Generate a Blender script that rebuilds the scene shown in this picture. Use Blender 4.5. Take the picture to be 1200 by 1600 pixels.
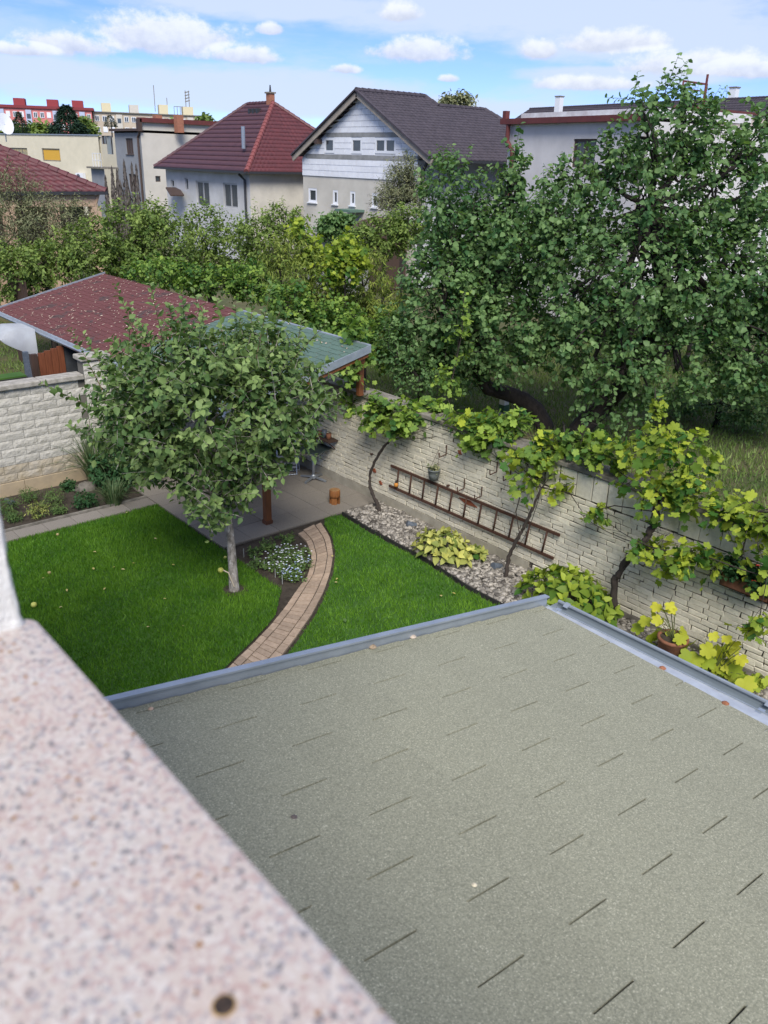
import bpy, math, random
import numpy as np
from mathutils import Vector, Matrix
rnd = random.Random(7); rng = np.random.default_rng(11)
scene = bpy.context.scene
for o in list(bpy.data.objects): bpy.data.objects.remove(o)
col = scene.collection

# ---------------------------------------------------------------- camera
H = 6.2; FPX = 1296.0
PITCH, ROLL, YAW = math.radians(23.06), math.radians(1.556), math.radians(41.17)
CAM = np.array([0, 0, H])
_F = np.array([math.sin(YAW)*math.cos(PITCH), math.cos(YAW)*math.cos(PITCH), -math.sin(PITCH)])
_R0 = np.array([math.cos(YAW), -math.sin(YAW), 0.]); _U0 = np.cross(_R0, _F)
_R = _R0*math.cos(ROLL) + _U0*math.sin(ROLL); _U = -_R0*math.sin(ROLL) + _U0*math.cos(ROLL)
_FH = np.array([math.sin(YAW), math.cos(YAW), 0.])
cd = bpy.data.cameras.new('camera'); cam = bpy.data.objects.new('camera', cd); col.objects.link(cam)
M4 = Matrix(((_R[0], _U[0], -_F[0], 0), (_R[1], _U[1], -_F[1], 0), (_R[2], _U[2], -_F[2], H), (0, 0, 0, 1)))
cam.matrix_world = M4
cd.sensor_fit = 'VERTICAL'; cd.sensor_height = 24.0; cd.lens = FPX/1600*24.0
cd.clip_start = 0.02; cd.clip_end = 5000
cd.dof.use_dof = True; cd.dof.focus_distance = 11.0; cd.dof.aperture_fstop = 5.2
scene.camera = cam

# ---------------------------------------------------------------- sky, sun, exposure
SUN_EL, SUN_AZ = math.radians(46), math.radians(216)     # azimuth from +Y towards +X
wd = bpy.data.worlds.new('World'); scene.world = wd; wd.use_nodes = True
def build_sky():
    nt = wd.node_tree; nt.nodes.clear(); N = nt.nodes.new; L = nt.links.new
    out = N('ShaderNodeOutputWorld'); bg = N('ShaderNodeBackground'); bg.inputs['Strength'].default_value = SKY_STRENGTH
    sky = N('ShaderNodeTexSky'); sky.sky_type = 'NISHITA'; sky.sun_disc = False
    sky.sun_elevation = SUN_EL; sky.sun_rotation = SUN_AZ
    sky.air_density = 1.0; sky.dust_density = 0.0; sky.ozone_density = 3.0; sky.altitude = 1500
    tc = N('ShaderNodeTexCoord'); nrm = N('ShaderNodeVectorMath'); nrm.operation = 'NORMALIZE'; L(tc.outputs['Generated'], nrm.inputs[0])
    sep = N('ShaderNodeSeparateXYZ'); L(nrm.outputs[0], sep.inputs[0])
    def m(op, a, b=None, c=None, clamp=False):
        n = N('ShaderNodeMath'); n.operation = op; n.use_clamp = clamp
        for i, v in enumerate((a, b, c)):
            if v is None: continue
            if isinstance(v, (int, float)): n.inputs[i].default_value = v
            else: L(v, n.inputs[i])
        return n.outputs[0]
    az = m('ARCTAN2', sep.outputs['X'], sep.outputs['Y']); el = m('ARCSINE', sep.outputs['Z'])
    comb = N('ShaderNodeCombineXYZ'); L(az, comb.inputs[0]); L(el, comb.inputs[1])
    def noise(scale, detail, sx, sy, off, rough=.6, dist=0):
        mp = N('ShaderNodeMapping'); mp.inputs['Scale'].default_value = (sx, sy, 1); mp.inputs['Location'].default_value = (off, off*.7, off*.3)
        L(comb.outputs[0], mp.inputs[0])
        n = N('ShaderNodeTexNoise'); n.inputs['Scale'].default_value = scale; n.inputs['Detail'].default_value = detail
        n.inputs['Roughness'].default_value = rough; n.inputs['Distortion'].default_value = dist
        L(mp.outputs[0], n.inputs['Vector']); return n.outputs['Fac']
    def ramp(v, a, b):
        n = N('ShaderNodeMapRange'); n.interpolation_type = 'SMOOTHSTEP'; L(v, n.inputs['Value'])
        n.inputs['From Min'].default_value = a; n.inputs['From Max'].default_value = b; return n.outputs[0]
    # thin veil, stretched along the horizon
    v1 = noise(3.2, 8, 1.0, 5.0, 3.1, .55, .4); v2 = noise(14, 6, 1.0, 3.0, 8.7, .6)
    veil = m('MULTIPLY', ramp(m('ADD', v1, m('MULTIPLY', m('SUBTRACT', v2, .5), .26)), .46, .66), .5)
    hz = m('MULTIPLY', m('SUBTRACT', 1.0, ramp(el, .0, .12)), .10)        # paler towards the horizon
    veil = m('MAXIMUM', veil, hz)
    band = None                                              # broad streaks of thin high cloud
    for a, e, w, h in STREAKS:
        dx = m('DIVIDE', m('SUBTRACT', az, a), w); dy = m('DIVIDE', m('SUBTRACT', el, e), h); q = m('SUBTRACT', 1.0, m('ADD', m('MULTIPLY', dx, dx), m('MULTIPLY', dy, dy)))
        band = q if band is None else m('MAXIMUM', band, q)
    bn = m('ADD', m('MULTIPLY', band, .55), m('ADD', m('MULTIPLY', m('SUBTRACT', v1, .5), .9), m('MULTIPLY', m('SUBTRACT', v2, .5), .7)))
    veil = m('MAXIMUM', veil, m('MULTIPLY', ramp(bn, -.02, .42), .9))
    # fair-weather cumulus: (azimuth, elevation, half width, half height), measured from real directions
    edge = noise(26, 7, 1.0, 1.5, 1.3, .65); lump = noise(60, 5, 1.0, 1.3, 4.3, .6)
    shape = None; shade = None
    for a, e, w, h in CUMULUS:
        dx = m('DIVIDE', m('SUBTRACT', az, a), w); dy = m('DIVIDE', m('SUBTRACT', el, e), h)
        dyl = m('MAXIMUM', dy, m('MULTIPLY', dy, -2.0))                      # flat base
        q = m('SQRT', m('ADD', m('MULTIPLY', dx, dx), m('MULTIPLY', dyl, dyl)))
        q = m('SUBTRACT', 1.0, q)
        s = q; shape = s if shape is None else m('MAXIMUM', shape, s)
        sd = m('SUBTRACT', m('ADD', .5, m('MULTIPLY', dy, .5)), m('MULTIPLY', m('MAXIMUM', m('MULTIPLY', q, -1.0), 0.0), 2.2))
        shade = sd if shade is None else m('MAXIMUM', shade, sd)
    body = m('ADD', shape, m('ADD', m('MULTIPLY', m('SUBTRACT', edge, .5), .95), m('MULTIPLY', m('SUBTRACT', lump, .5), .9)))
    cum = m('MULTIPLY', ramp(body, -.04, .48), .92)
    # the same kind of cumulus elsewhere round the sky
    far = noise(5.5, 7, 1.0, 3.0, 21.0, .55); fm = m('MULTIPLY', m('MULTIPLY', ramp(far, .36, .56), .9), ramp(el, .20, .34))
    cum = m('MAXIMUM', cum, fm)
    lit = ramp(m('ADD', shade, m('MULTIPLY', m('SUBTRACT', lump, .5), .8)), .05, .95)
    cc = N('ShaderNodeMix'); cc.data_type = 'RGBA'; L(lit, cc.inputs[0])
    k = 1.0/SKY_STRENGTH
    cc.inputs[6].default_value = (.255*k, .285*k, .37*k, 1); cc.inputs[7].default_value = (.43*k, .45*k, .49*k, 1)
    tint = N('ShaderNodeMix'); tint.data_type = 'RGBA'; tint.blend_type = 'MULTIPLY'; tint.inputs[0].default_value = 1
    L(sky.outputs[0], tint.inputs[6]); tint.inputs[7].default_value = SKY_TINT
    m1 = N('ShaderNodeMix'); m1.data_type = 'RGBA'; L(veil, m1.inputs[0]); L(tint.outputs[2], m1.inputs[6]); m1.inputs[7].default_value = (.31*k, .36*k, .455*k, 1)
    m2 = N('ShaderNodeMix'); m2.data_type = 'RGBA'; L(cum, m2.inputs[0]); L(m1.outputs[2], m2.inputs[6]); L(cc.outputs[2], m2.inputs[7])
    L(m2.outputs[2], bg.inputs['Color']); L(bg.outputs[0], out.inputs['Surface'])
SKY_STRENGTH = 0.10; SKY_TINT = (.40, .475, .78, 1)
def ray(x, y):
    d = _F*FPX + _R*(x-600) + _U*(800-y); return d/np.linalg.norm(d)
CUMULUS = []; STREAKS = []
for cx, cy, w, h in ((330, 135, 420, 34), (60, 112, 240, 26), (560, 165, 320, 22), (820, 22, 420, 42), (1060, 60, 300, 40), (420, 8, 260, 24), (1000, 118, 200, 16)):
    d = ray(cx, cy); STREAKS.append((math.atan2(d[0], d[1]), math.asin(d[2]), w/FPX, h/FPX))
for cx, cy, w, h in ((255, 50, 105, 30), (100, 65, 60, 18), (385, 84, 52, 13), (30, 76, 45, 9), (655, 74, 62, 20), (540, 106, 22, 8), (840, 74, 32, 16),
                     (955, 62, 75, 18), (915, 128, 75, 12), (1090, 96, 110, 18), (700, 121, 14, 6), (425, 43, 20, 9), (625, 18, 30, 14), (1180, 105, 60, 14)):
    d = ray(cx, cy); a = math.atan2(d[0], d[1]); e = math.asin(d[2])
    CUMULUS.append((a, e-h/FPX*.35, w/FPX*1.15, h/FPX*1.3))
build_sky()
sl = bpy.data.lights.new('sun', 'SUN'); sl.energy = 2.1; sl.angle = math.radians(28); sl.color = (1, .965, .91)
sun = bpy.data.objects.new('sun', sl); col.objects.link(sun)
sdir = Vector((math.sin(SUN_AZ)*math.cos(SUN_EL), math.cos(SUN_AZ)*math.cos(SUN_EL), math.sin(SUN_EL)))
sun.rotation_euler = sdir.to_track_quat('Z', 'Y').to_euler()
vs = scene.view_settings; vs.view_transform = 'Standard'; vs.look = 'None'; vs.exposure = 1.16; vs.gamma = 1.0; vs.use_curve_mapping = False
scene.cycles.max_bounces = 6; scene.cycles.transparent_max_bounces = 6; scene.cycles.diffuse_bounces = 3; scene.cycles.glossy_bounces = 2; scene.cycles.transmission_bounces = 4

# ---------------------------------------------------------------- pixel -> place helpers (used to survey positions off the photograph)
def G(x, y, z=0.): d = ray(x, y); return CAM + d*((z-H)/d[2])
def PX(x, y, X): d = ray(x, y); return CAM + d*(X/d[0])
def PY(x, y, Y): d = ray(x, y); return CAM + d*(Y/d[1])
def PD(x, y, dist): d = ray(x, y); return CAM + d*(dist/d.dot(_FH))
def PAB(x, y, A, B):                                   # on the upright plane through A and B
    n = np.array([B[1]-A[1], A[0]-B[0], 0.]); d = ray(x, y); return CAM + d*((np.array([A[0], A[1], 0])-CAM).dot(n)/d.dot(n))

# ---------------------------------------------------------------- object helpers
ORG = {}
def tag(o, label=None, cat=None, group=None, kind=None):
    if label: o['label'] = label
    if cat: o['category'] = cat
    if group: o['group'] = group
    if kind: o['kind'] = kind
    return o
def thing(name, loc, label, cat, group=None):
    o = bpy.data.objects.new(name, None); o.empty_display_size = .1; col.objects.link(o); o.location = [float(v) for v in loc]
    ORG[o.name] = np.array(loc, float); return tag(o, label, cat, group)
def link(name, me, mat, parent=None, loc=None):
    o = bpy.data.objects.new(name, me); col.objects.link(o)
    if mat is not None and not me.materials: me.materials.append(mat)
    if parent is not None: o.parent = parent; ORG[o.name] = ORG[parent.name]
    if loc is not None: o.location = [float(v) for v in loc]
    return o
def np_mesh(name, V, F, smooth=False, tint=None):
    V = np.asarray(V, np.float32); F = np.asarray(F, np.int32); k = F.shape[1]
    me = bpy.data.meshes.new(name); me.vertices.add(len(V)); me.vertices.foreach_set('co', V.ravel())
    me.loops.add(F.size); me.loops.foreach_set('vertex_index', F.ravel()); me.polygons.add(len(F))
    me.polygons.foreach_set('loop_start', np.arange(0, F.size, k, dtype=np.int32)); me.polygons.foreach_set('loop_total', np.full(len(F), k, np.int32))
    if smooth: me.polygons.foreach_set('use_smooth', np.ones(len(F), bool))
    if tint is not None:
        at = me.attributes.new('tint', 'FLOAT', 'POINT'); at.data.foreach_set('value', np.asarray(tint, np.float32))
    me.update(calc_edges=True); return me
def piece(name, V, F, mat, parent=None, smooth=False, tint=None):   # V in world coordinates
    org = ORG[parent.name] if parent is not None else np.zeros(3)
    return link(name, np_mesh(name, np.asarray(V)-org, F, smooth, tint), mat, parent)
class MB:
    def __init__(s): s.v = []; s.f = []
    def add(s, vs, fs):
        b = len(s.v); s.v += [tuple(float(c) for c in p) for p in vs]; s.f += [tuple(i+b for i in q) for q in fs]; return s
    def box(s, c, sz, rz=0., M=None):
        hx, hy, hz = [v/2 for v in sz]; P = [np.array((x, y, z)) for z in (-hz, hz) for x, y in ((-hx, -hy), (hx, -hy), (hx, hy), (-hx, hy))]
        if M is None:
            ca, sa = math.cos(rz), math.sin(rz); M = np.array([[ca, -sa, 0], [sa, ca, 0], [0, 0, 1]])
        return s.add([np.array(c)+M@p for p in P], [(3, 2, 1, 0), (4, 5, 6, 7), (0, 1, 5, 4), (1, 2, 6, 5), (2, 3, 7, 6), (3, 0, 4, 7)])
    def b2(s, lo, hi): return s.box([(a+b)/2 for a, b in zip(lo, hi)], [abs(b-a) for a, b in zip(lo, hi)])
    def bar(s, a, b, w, h, up=(0, 0, 1)):                # box beam from a to b
        a = np.array(a, float); b = np.array(b, float); d = b-a; L = np.linalg.norm(d); d /= L
        x = np.cross(d, np.array(up, float)); x /= np.linalg.norm(x); z = np.cross(x, d)
        return s.box((a+b)/2, (w, L, h), M=np.stack([x, d, z], 1))
    def tube(s, pts, r, n=6, cap=True):
        pts = [np.array(p, float) for p in pts]; rs = [r]*len(pts) if isinstance(r, (int, float)) else list(r); b = len(s.v); prev = None
        for i, p in enumerate(pts):
            t = pts[min(i+1, len(pts)-1)]-pts[max(i-1, 0)]; t = t/(np.linalg.norm(t)+1e-9)
            if prev is None: a = np.cross(t, (0, 0, 1.)) if abs(t[2]) < .9 else np.cross(t, (1., 0, 0))
            else: a = prev - t*prev.dot(t)
            a /= np.linalg.norm(a); prev = a; c = np.cross(t, a)
            for k in range(n): q = 2*math.pi*k/n; s.v.append(tuple(p + rs[i]*(math.cos(q)*a + math.sin(q)*c)))
        for i in range(len(pts)-1):
            for k in range(n): k2 = (k+1) % n; s.f.append((b+i*n+k, b+i*n+k2, b+(i+1)*n+k2, b+(i+1)*n+k))
        if cap: s.f.append(tuple(b+k for k in reversed(range(n)))); s.f.append(tuple(b+(len(pts)-1)*n+k for k in range(n)))
        return s
    def lathe(s, prof, c, n=16):
        b = len(s.v); c = np.array(c, float)
        for r, z in prof:
            for k in range(n): q = 2*math.pi*k/n; s.v.append((c[0]+r*math.cos(q), c[1]+r*math.sin(q), c[2]+z))
        for i in range(len(prof)-1):
            for k in range(n): k2 = (k+1) % n; s.f.append((b+i*n+k, b+i*n+k2, b+(i+1)*n+k2, b+(i+1)*n+k))
        return s
    def prism(s, poly, z0, z1):
        n = len(poly); b = len(s.v)
        a2 = sum(poly[i][0]*poly[(i+1) % n][1]-poly[(i+1) % n][0]*poly[i][1] for i in range(n))
        if a2 < 0: poly = poly[::-1]
        s.v += [(float(p[0]), float(p[1]), float(z0)) for p in poly] + [(float(p[0]), float(p[1]), float(z1)) for p in poly]
        s.f.append(tuple(b+i for i in reversed(range(n)))); s.f.append(tuple(b+n+i for i in range(n)))
        for i in range(n): j = (i+1) % n; s.f.append((b+i, b+j, b+n+j, b+n+i))
        return s
    def extrude(s, poly, vec):                           # planar polygon of 3D points pushed along vec
        n = len(poly); b = len(s.v); vec = np.array(vec, float)
        s.v += [tuple(np.array(p, float)) for p in poly] + [tuple(np.array(p, float)+vec) for p in poly]
        s.f.append(tuple(b+i for i in reversed(range(n)))); s.f.append(tuple(b+n+i for i in range(n)))
        for i in range(n): j = (i+1) % n; s.f.append((b+i, b+j, b+n+j, b+n+i))
        return s
    def build(s, name, mat, parent=None, smooth=False, bevel=0):
        org = ORG[parent.name] if parent is not None else np.zeros(3)
        me = bpy.data.meshes.new(name); me.from_pydata([tuple(np.array(p)-org) for p in s.v], [], s.f); me.update()
        if smooth: me.polygons.foreach_set('use_smooth', np.ones(len(me.polygons), bool))
        o = link(name, me, mat, parent)
        if bevel:
            bv = o.modifiers.new('bevel', 'BEVEL'); bv.width = bevel; bv.segments = 2; bv.limit_method = 'ANGLE'
        return o

# ---------------------------------------------------------------- materials
MATS = {}
def mat(name, c1, c2=None, scale=4., rough=.75, bump=0., bscale=None, detail=6, metal=0., spec=.4, tint=None, rand=0., coords='Object', speck=None, trans=0., dist=.01, lo=.35, hi=.65, coat=0, stretch=None):
    """c1/c2 mixed by noise; tint=(colour, colour) mixed by the mesh's own per-piece value; rand = per-object brightness spread; speck=(colour, scale, threshold)"""
    if name in MATS: return MATS[name]
    m = bpy.data.materials.new(name); m.use_nodes = True; MATS[name] = m
    nt = m.node_tree; N = nt.nodes.new; L = nt.links.new; bs = nt.nodes['Principled BSDF']; outn = nt.nodes['Material Output']
    def rgb(c): return (c[0], c[1], c[2], 1)
    tc = N('ShaderNodeTexCoord'); vec = tc.outputs[coords] if coords != 'World' else None
    if coords == 'World': g = N('ShaderNodeNewGeometry'); vec = g.outputs['Position']
    if stretch: mp = N('ShaderNodeMapping'); mp.inputs['Scale'].default_value = stretch; L(vec, mp.inputs[0]); vec = mp.outputs[0]
    c = None
    def noise(sc, det=6, rough_=.6):
        n = N('ShaderNodeTexNoise'); n.inputs['Scale'].default_value = sc; n.inputs['Detail'].default_value = det; n.inputs['Roughness'].default_value = rough_
        L(vec, n.inputs['Vector']); return n.outputs['Fac']
    def mix(f, a, b, typ='MIX'):
        n = N('ShaderNodeMix'); n.data_type = 'RGBA'; n.blend_type = typ
        for i, v in ((0, f), (6, a), (7, b)):
            if hasattr(v, 'node'): L(v, n.inputs[i])
            elif i == 0: n.inputs[0].default_value = v
            else: n.inputs[i].default_value = rgb(v)
        return n.outputs[2]
    def mr(v, a, b, c0=0., c1_=1.):
        n = N('ShaderNodeMapRange'); L(v, n.inputs['Value'])
        for k, q in zip(('From Min', 'From Max', 'To Min', 'To Max'), (a, b, c0, c1_)): n.inputs[k].default_value = q
        return n.outputs[0]
    if tint:
        at = N('ShaderNodeAttribute'); at.attribute_name = 'tint'; c = mix(at.outputs['Fac'], tint[0], tint[1])
        if c2: c = mix(mr(noise(scale, detail), lo, hi), c, c2, 'MULTIPLY')
    else:
        c = mix(mr(noise(scale, detail), lo, hi), c1, c2) if c2 else None
    if speck:
        cc, ss, th = speck; c = mix(mr(noise(ss, 3, .7), th, th+.06), c if c is not None else c1, cc)
    if rand:
        oi = N('ShaderNodeObjectInfo'); r = mr(oi.outputs['Random'], 0, 1, 1-rand, 1+rand)
        hv = N('ShaderNodeHueSaturation'); L(r, hv.inputs['Value'])
        if c is not None: L(c, hv.inputs['Color'])
        else: hv.inputs['Color'].default_value = rgb(c1)
        c = hv.outputs[0]
    if c is not None: L(c, bs.inputs['Base Color'])
    else: bs.inputs['Base Color'].default_value = rgb(c1)
    bs.inputs['Roughness'].default_value = rough; bs.inputs['Metallic'].default_value = metal; bs.inputs['Specular IOR Level'].default_value = spec
    if coat: bs.inputs['Coat Weight'].default_value = coat
    if bump:
        b = N('ShaderNodeBump'); b.inputs['Strength'].default_value = bump; b.inputs['Distance'].default_value = dist
        L(noise(bscale or scale*4, 8, .65), b.inputs['Height']); L(b.outputs[0], bs.inputs['Normal'])
    if trans:
        t = N('ShaderNodeBsdfTranslucent'); ms = N('ShaderNodeMixShader'); ms.inputs[0].default_value = trans
        if c is not None:
            t2 = mix(1., c, (1.25, 1.35, .55), 'MULTIPLY'); L(t2, t.inputs['Color'])
        else: t.inputs['Color'].default_value = rgb(c1)
        L(bs.outputs[0], ms.inputs[1]); L(t.outputs[0], ms.inputs[2]); L(ms.outputs[0], outn.inputs['Surface'])
    return m
def leafmat(name, a, b, trans=.3, rough=.45, c2=None, spec=.22): return mat(name, a, c2, scale=3, tint=(a, b), trans=trans, rough=min(.7, rough+.08), spec=spec)
# ================================================================ materials in use
SOIL = mat('soil', (.035, .026, .018), (.07, .055, .04), scale=9, rough=.95, bump=.8, bscale=40, dist=.03, coords='World')
MEADOW = mat('meadow', (.055, .075, .02), (.12, .10, .05), scale=.6, rough=.95, bump=.7, bscale=14, dist=.05, coords='World')
TURF = mat('turf_soil', (.032, .088, .010), (.05, .12, .016), scale=3, rough=.95, bump=.5, bscale=60, coords='World')
SLAB = mat('aggregate_slab', (.27, .24, .20), (.17, .15, .125), scale=95, rough=.9, bump=.5, bscale=120, dist=.004, coords='World', rand=.10, speck=((.36, .31, .25), 120, .66))
JOINT = mat('joint_sand', (.06, .055, .045), (.09, .08, .065), scale=30, rough=.95, coords='World')
PAVER = mat('clay_paver', (.40, .30, .215), (.31, .225, .16), scale=14, rough=.85, bump=.4, bscale=80, dist=.003, coords='World', rand=.16)
BRICK = mat('painted_brick', (.72, .67, .53), (.62, .57, .45), scale=16, rough=.9, bump=.9, bscale=45, dist=.012, coords='World', rand=.10, speck=((.20, .175, .135), 22, .68))
BRICKJ = mat('wall_core', (.055, .047, .036), (.36, .33, .26), scale=9, rough=.95, bump=.9, bscale=40, dist=.02, coords='World', lo=.5, hi=.62)
REDBRICK = mat('bare_brick', (.30, .085, .035), (.2, .06, .03), scale=20, rough=.9, bump=.6, coords='World')
CONC = mat('weathered_concrete', (.26, .235, .195), (.13, .118, .095), scale=7, rough=.95, bump=.8, bscale=60, dist=.01, coords='World', rand=.08)
PLASTER_LOW = mat('wall_plinth_plaster', (.36, .33, .26), (.27, .245, .19), scale=5, rough=.9, bump=.5, bscale=40, coords='World')
BLOCK = mat('split_block', (.55, .52, .455), (.43, .405, .345), scale=12, rough=.95, bump=1., bscale=30, dist=.02, coords='World', rand=.07)
BLOCKTAN = mat('split_block_tan', (.40, .33, .22), (.45, .40, .32), scale=4, rough=.95, bump=1., bscale=30, dist=.02, coords='World', rand=.07)
BLOCKJ = mat('block_mortar', (.13, .12, .10), None, rough=.95)
PLINTH = mat('tan_plinth', (.42, .33, .21), (.34, .27, .18), scale=5, rough=.9, bump=.4, bscale=40, coords='World')
SHING = mat('mineral_shingle', (.305, .30, .215), (.205, .204, .145), scale=150, rough=.95, bump=.7, bscale=260, dist=.003, coords='World', speck=((.50, .48, .36), 210, .58), rand=.03, lo=.4, hi=.6)
FELT = mat('roof_felt', (.15, .15, .12), (.10, .10, .08), scale=60, rough=.95)
ZINC = mat('zinc_sheet', (.42, .46, .50), (.33, .37, .41), scale=6, rough=.42, metal=.55, bump=.1, bscale=30, coords='World')
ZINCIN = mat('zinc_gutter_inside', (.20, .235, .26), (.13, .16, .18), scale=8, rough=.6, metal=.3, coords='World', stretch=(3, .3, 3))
GRAN_STUCCO = mat('white_stucco', (.80, .78, .73), (.70, .68, .63), scale=25, rough=.9, bump=.9, bscale=70, dist=.008, coords='World')
BROWNWOOD = mat('stained_timber', (.24, .085, .028), (.14, .05, .018), scale=5, rough=.6, bump=.3, bscale=30, coords='World', stretch=(8, 8, .7))
DARKWOOD = mat('dark_timber', (.07, .04, .028), (.04, .024, .018), scale=6, rough=.75, coords='World', stretch=(6, 6, .6))
REDWOOD = mat('red_brown_boards', (.20, .065, .028), (.13, .04, .018), scale=6, rough=.6, coords='World', stretch=(6, 6, .5))
RUST = mat('rusty_steel', (.055, .028, .02), (.10, .045, .026), scale=25, rough=.85, metal=.2, bump=.3, coords='World')
BARK = mat('dark_bark', (.05, .04, .034), (.025, .02, .018), scale=14, rough=.95, bump=1., bscale=45, dist=.02, coords='World', stretch=(1, 1, .35))
ALU = mat('brushed_aluminium', (.42, .45, .48), (.34, .37, .40), scale=12, rough=.4, metal=.7, coords='World')
DARKMETAL = mat('dark_table_metal', (.035, .05, .05), (.02, .03, .03), scale=9, rough=.45, coords='World')
BLACKPL = mat('black_edging', (.015, .015, .014), (.03, .028, .025), scale=20, rough=.8, coords='World')
GREYPL = mat('grey_plastic', (.11, .13, .16), (.07, .085, .105), scale=20, rough=.5, coords='World')
TERRA = mat('terracotta', (.24, .10, .05), (.17, .07, .04), scale=14, rough=.8, bump=.3, coords='World')
STONE = mat('field_stone', (.20, .18, .15), (.11, .10, .085), scale=9, rough=.95, bump=.8, coords='World')

# granite of the sill: pale feldspar, pink and grey grains, rusty freckles
def granite():
    m = bpy.data.materials.new('pink_granite'); m.use_nodes = True; nt = m.node_tree; N = nt.nodes.new; L = nt.links.new; bs = nt.nodes['Principled BSDF']
    g = N('ShaderNodeNewGeometry'); pos = g.outputs['Position']
    wn = N('ShaderNodeTexNoise'); wn.inputs['Scale'].default_value = 480; L(pos, wn.inputs['Vector'])
    wm = N('ShaderNodeMix'); wm.data_type = 'VECTOR'; wm.inputs[0].default_value = .0045
    L(pos, wm.inputs[4]); L(wn.outputs['Color'], wm.inputs[5])
    v = N('ShaderNodeTexVoronoi'); v.inputs['Scale'].default_value = 380; L(wm.outputs[1], v.inputs['Vector'])
    sp = N('ShaderNodeSeparateColor'); L(v.outputs['Color'], sp.inputs[0])
    r = N('ShaderNodeValToRGB'); r.color_ramp.interpolation = 'CONSTANT'; L(sp.outputs[0], r.inputs[0])
    el = r.color_ramp.elements; cols = [(0, (.66, .60, .55)), (.30, (.57, .46, .43)), (.50, (.72, .68, .64)), (.66, (.43, .42, .44)), (.78, (.61, .53, .50)), (.88, (.26, .25, .26)), (.925, (.66, .60, .55)), (.985, (.40, .24, .13))]
    el[0].position = 0; el[0].color = (*cols[0][1], 1); el[1].position = .9; 
    el[1].position, el[1].color = cols[1][0], (*cols[1][1], 1)
    for p, c in cols[2:]: e = el.new(p); e.color = (*c, 1)
    n2 = N('ShaderNodeTexNoise'); n2.inputs['Scale'].default_value = 16; n2.inputs['Detail'].default_value = 5; L(pos, n2.inputs['Vector'])
    mm = N('ShaderNodeMapRange'); L(n2.outputs['Fac'], mm.inputs[0]); mm.inputs[1].default_value = .35; mm.inputs[2].default_value = .7
    mx = N('ShaderNodeMix'); mx.data_type = 'RGBA'; mx.blend_type = 'MULTIPLY'; L(mm.outputs[0], mx.inputs[0]); L(r.outputs[0], mx.inputs[6]); mx.inputs[7].default_value = (.98, .90, .86, 1); dk = N('ShaderNodeMix'); dk.data_type = 'RGBA'; dk.blend_type = 'MULTIPLY'; dk.inputs[0].default_value = 1; dk.inputs[7].default_value = (.70, .69, .69, 1)
    L(mx.outputs[2], dk.inputs[6]); L(dk.outputs[2], bs.inputs['Base Color']); bs.inputs['Roughness'].default_value = .42; bs.inputs['Specular IOR Level'].default_value = .4
    b = N('ShaderNodeBump'); b.inputs['Strength'].default_value = .15; b.inputs['Distance'].default_value = .001; L(v.outputs['Distance'], b.inputs['Height']); L(b.outputs[0], bs.inputs['Normal'])
    return m
GRANITE = granite()

# ================================================================ ground
XW, YW = 9.83, 16.06
def struct(o): o['kind'] = 'structure'; return o
struct(MB().add([(-700, -700, -.06), (900, -700, -.06), (900, 900, -.06), (-700, 900, -.06)], [(0, 1, 2, 3)]).build('ground', MEADOW))
def sheet(name, poly, z, m): return struct(MB().add([(p[0], p[1], z) for p in poly], [tuple(range(len(poly)))]).build(name, m))
sheet('garden_soil', [(.2, 2), (XW, 2), (XW, YW), (.2, YW)], -.03, SOIL)

# curved paved path: left and right edges surveyed, three courses across
Lpx = [(463, 832), (480, 848), (487, 873), (481, 900), (467, 918), (447, 947), (423, 977), (398, 1003), (372, 1028), (350, 1050)]
Rpx = [(500, 814), (516, 840), (521, 866), (517, 893), (507, 923), (488, 960), (460, 1000), (431, 1037), (405, 1068), (380, 1095)]
Lp = np.array([G(*q)[:2] for q in Lpx]); Rp = np.array([G(*q)[:2] for q in Rpx])
for k in range(4):                                                       # run on under the eave of the veranda roof
    Lp = np.vstack([Lp, Lp[-1]+(Lp[-1]-Lp[-3])/2]); Rp = np.vstack([Rp, Rp[-1]+(Rp[-1]-Rp[-3])/2])
def smooth_poly(P, n):
    t = np.concatenate([[0], np.cumsum(np.linalg.norm(np.diff(P, axis=0), axis=1))]); s = np.linspace(0, t[-1], n)
    q = np.stack([np.interp(s, t, P[:, i]) for i in range(2)], 1)
    k = np.ones(9)/9; pad = np.pad(q, ((4, 4), (0, 0)), 'edge'); return np.stack([np.convolve(pad[:, i], k, 'valid') for i in range(2)], 1)
NP = 240
Ls, Rs = smooth_poly(Lp, NP), smooth_poly(Rp, NP)
Cs = (Ls+Rs)/2; arc = np.concatenate([[0], np.cumsum(np.linalg.norm(np.diff(Cs, axis=0), axis=1))])
path = struct(MB().add([(*p, -.012) for p in Ls]+[(*p, -.012) for p in Rs], [(i, i+1, NP+i+1, NP+i) for i in range(NP-1)]).build('garden_path', JOINT)); ORG[path.name] = np.zeros(3)
def pt(s, t):
    i = np.interp(s, arc, np.arange(NP)); a = int(min(i, NP-2)); f = i-a
    l = Ls[a]*(1-f)+Ls[a+1]*f; r = Rs[a]*(1-f)+Rs[a+1]*f; return l*(1-t)+r*t
def paver(s0, s1, t0, t1):
    g = .006; w = .48; ps = [pt(s0+g, t0+g/w), pt(s0+g, t1-g/w), pt(s1-g, t1-g/w), pt(s1-g, t0+g/w)]
    z = .012+rnd.uniform(-.004, .004); MB().prism([tuple(p) for p in ps], -.03, z).build('paver', PAVER, path)
s = 0.
while s+.11 < arc[-1]: paver(s, s+.11, .25, .73); s += .112
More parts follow.
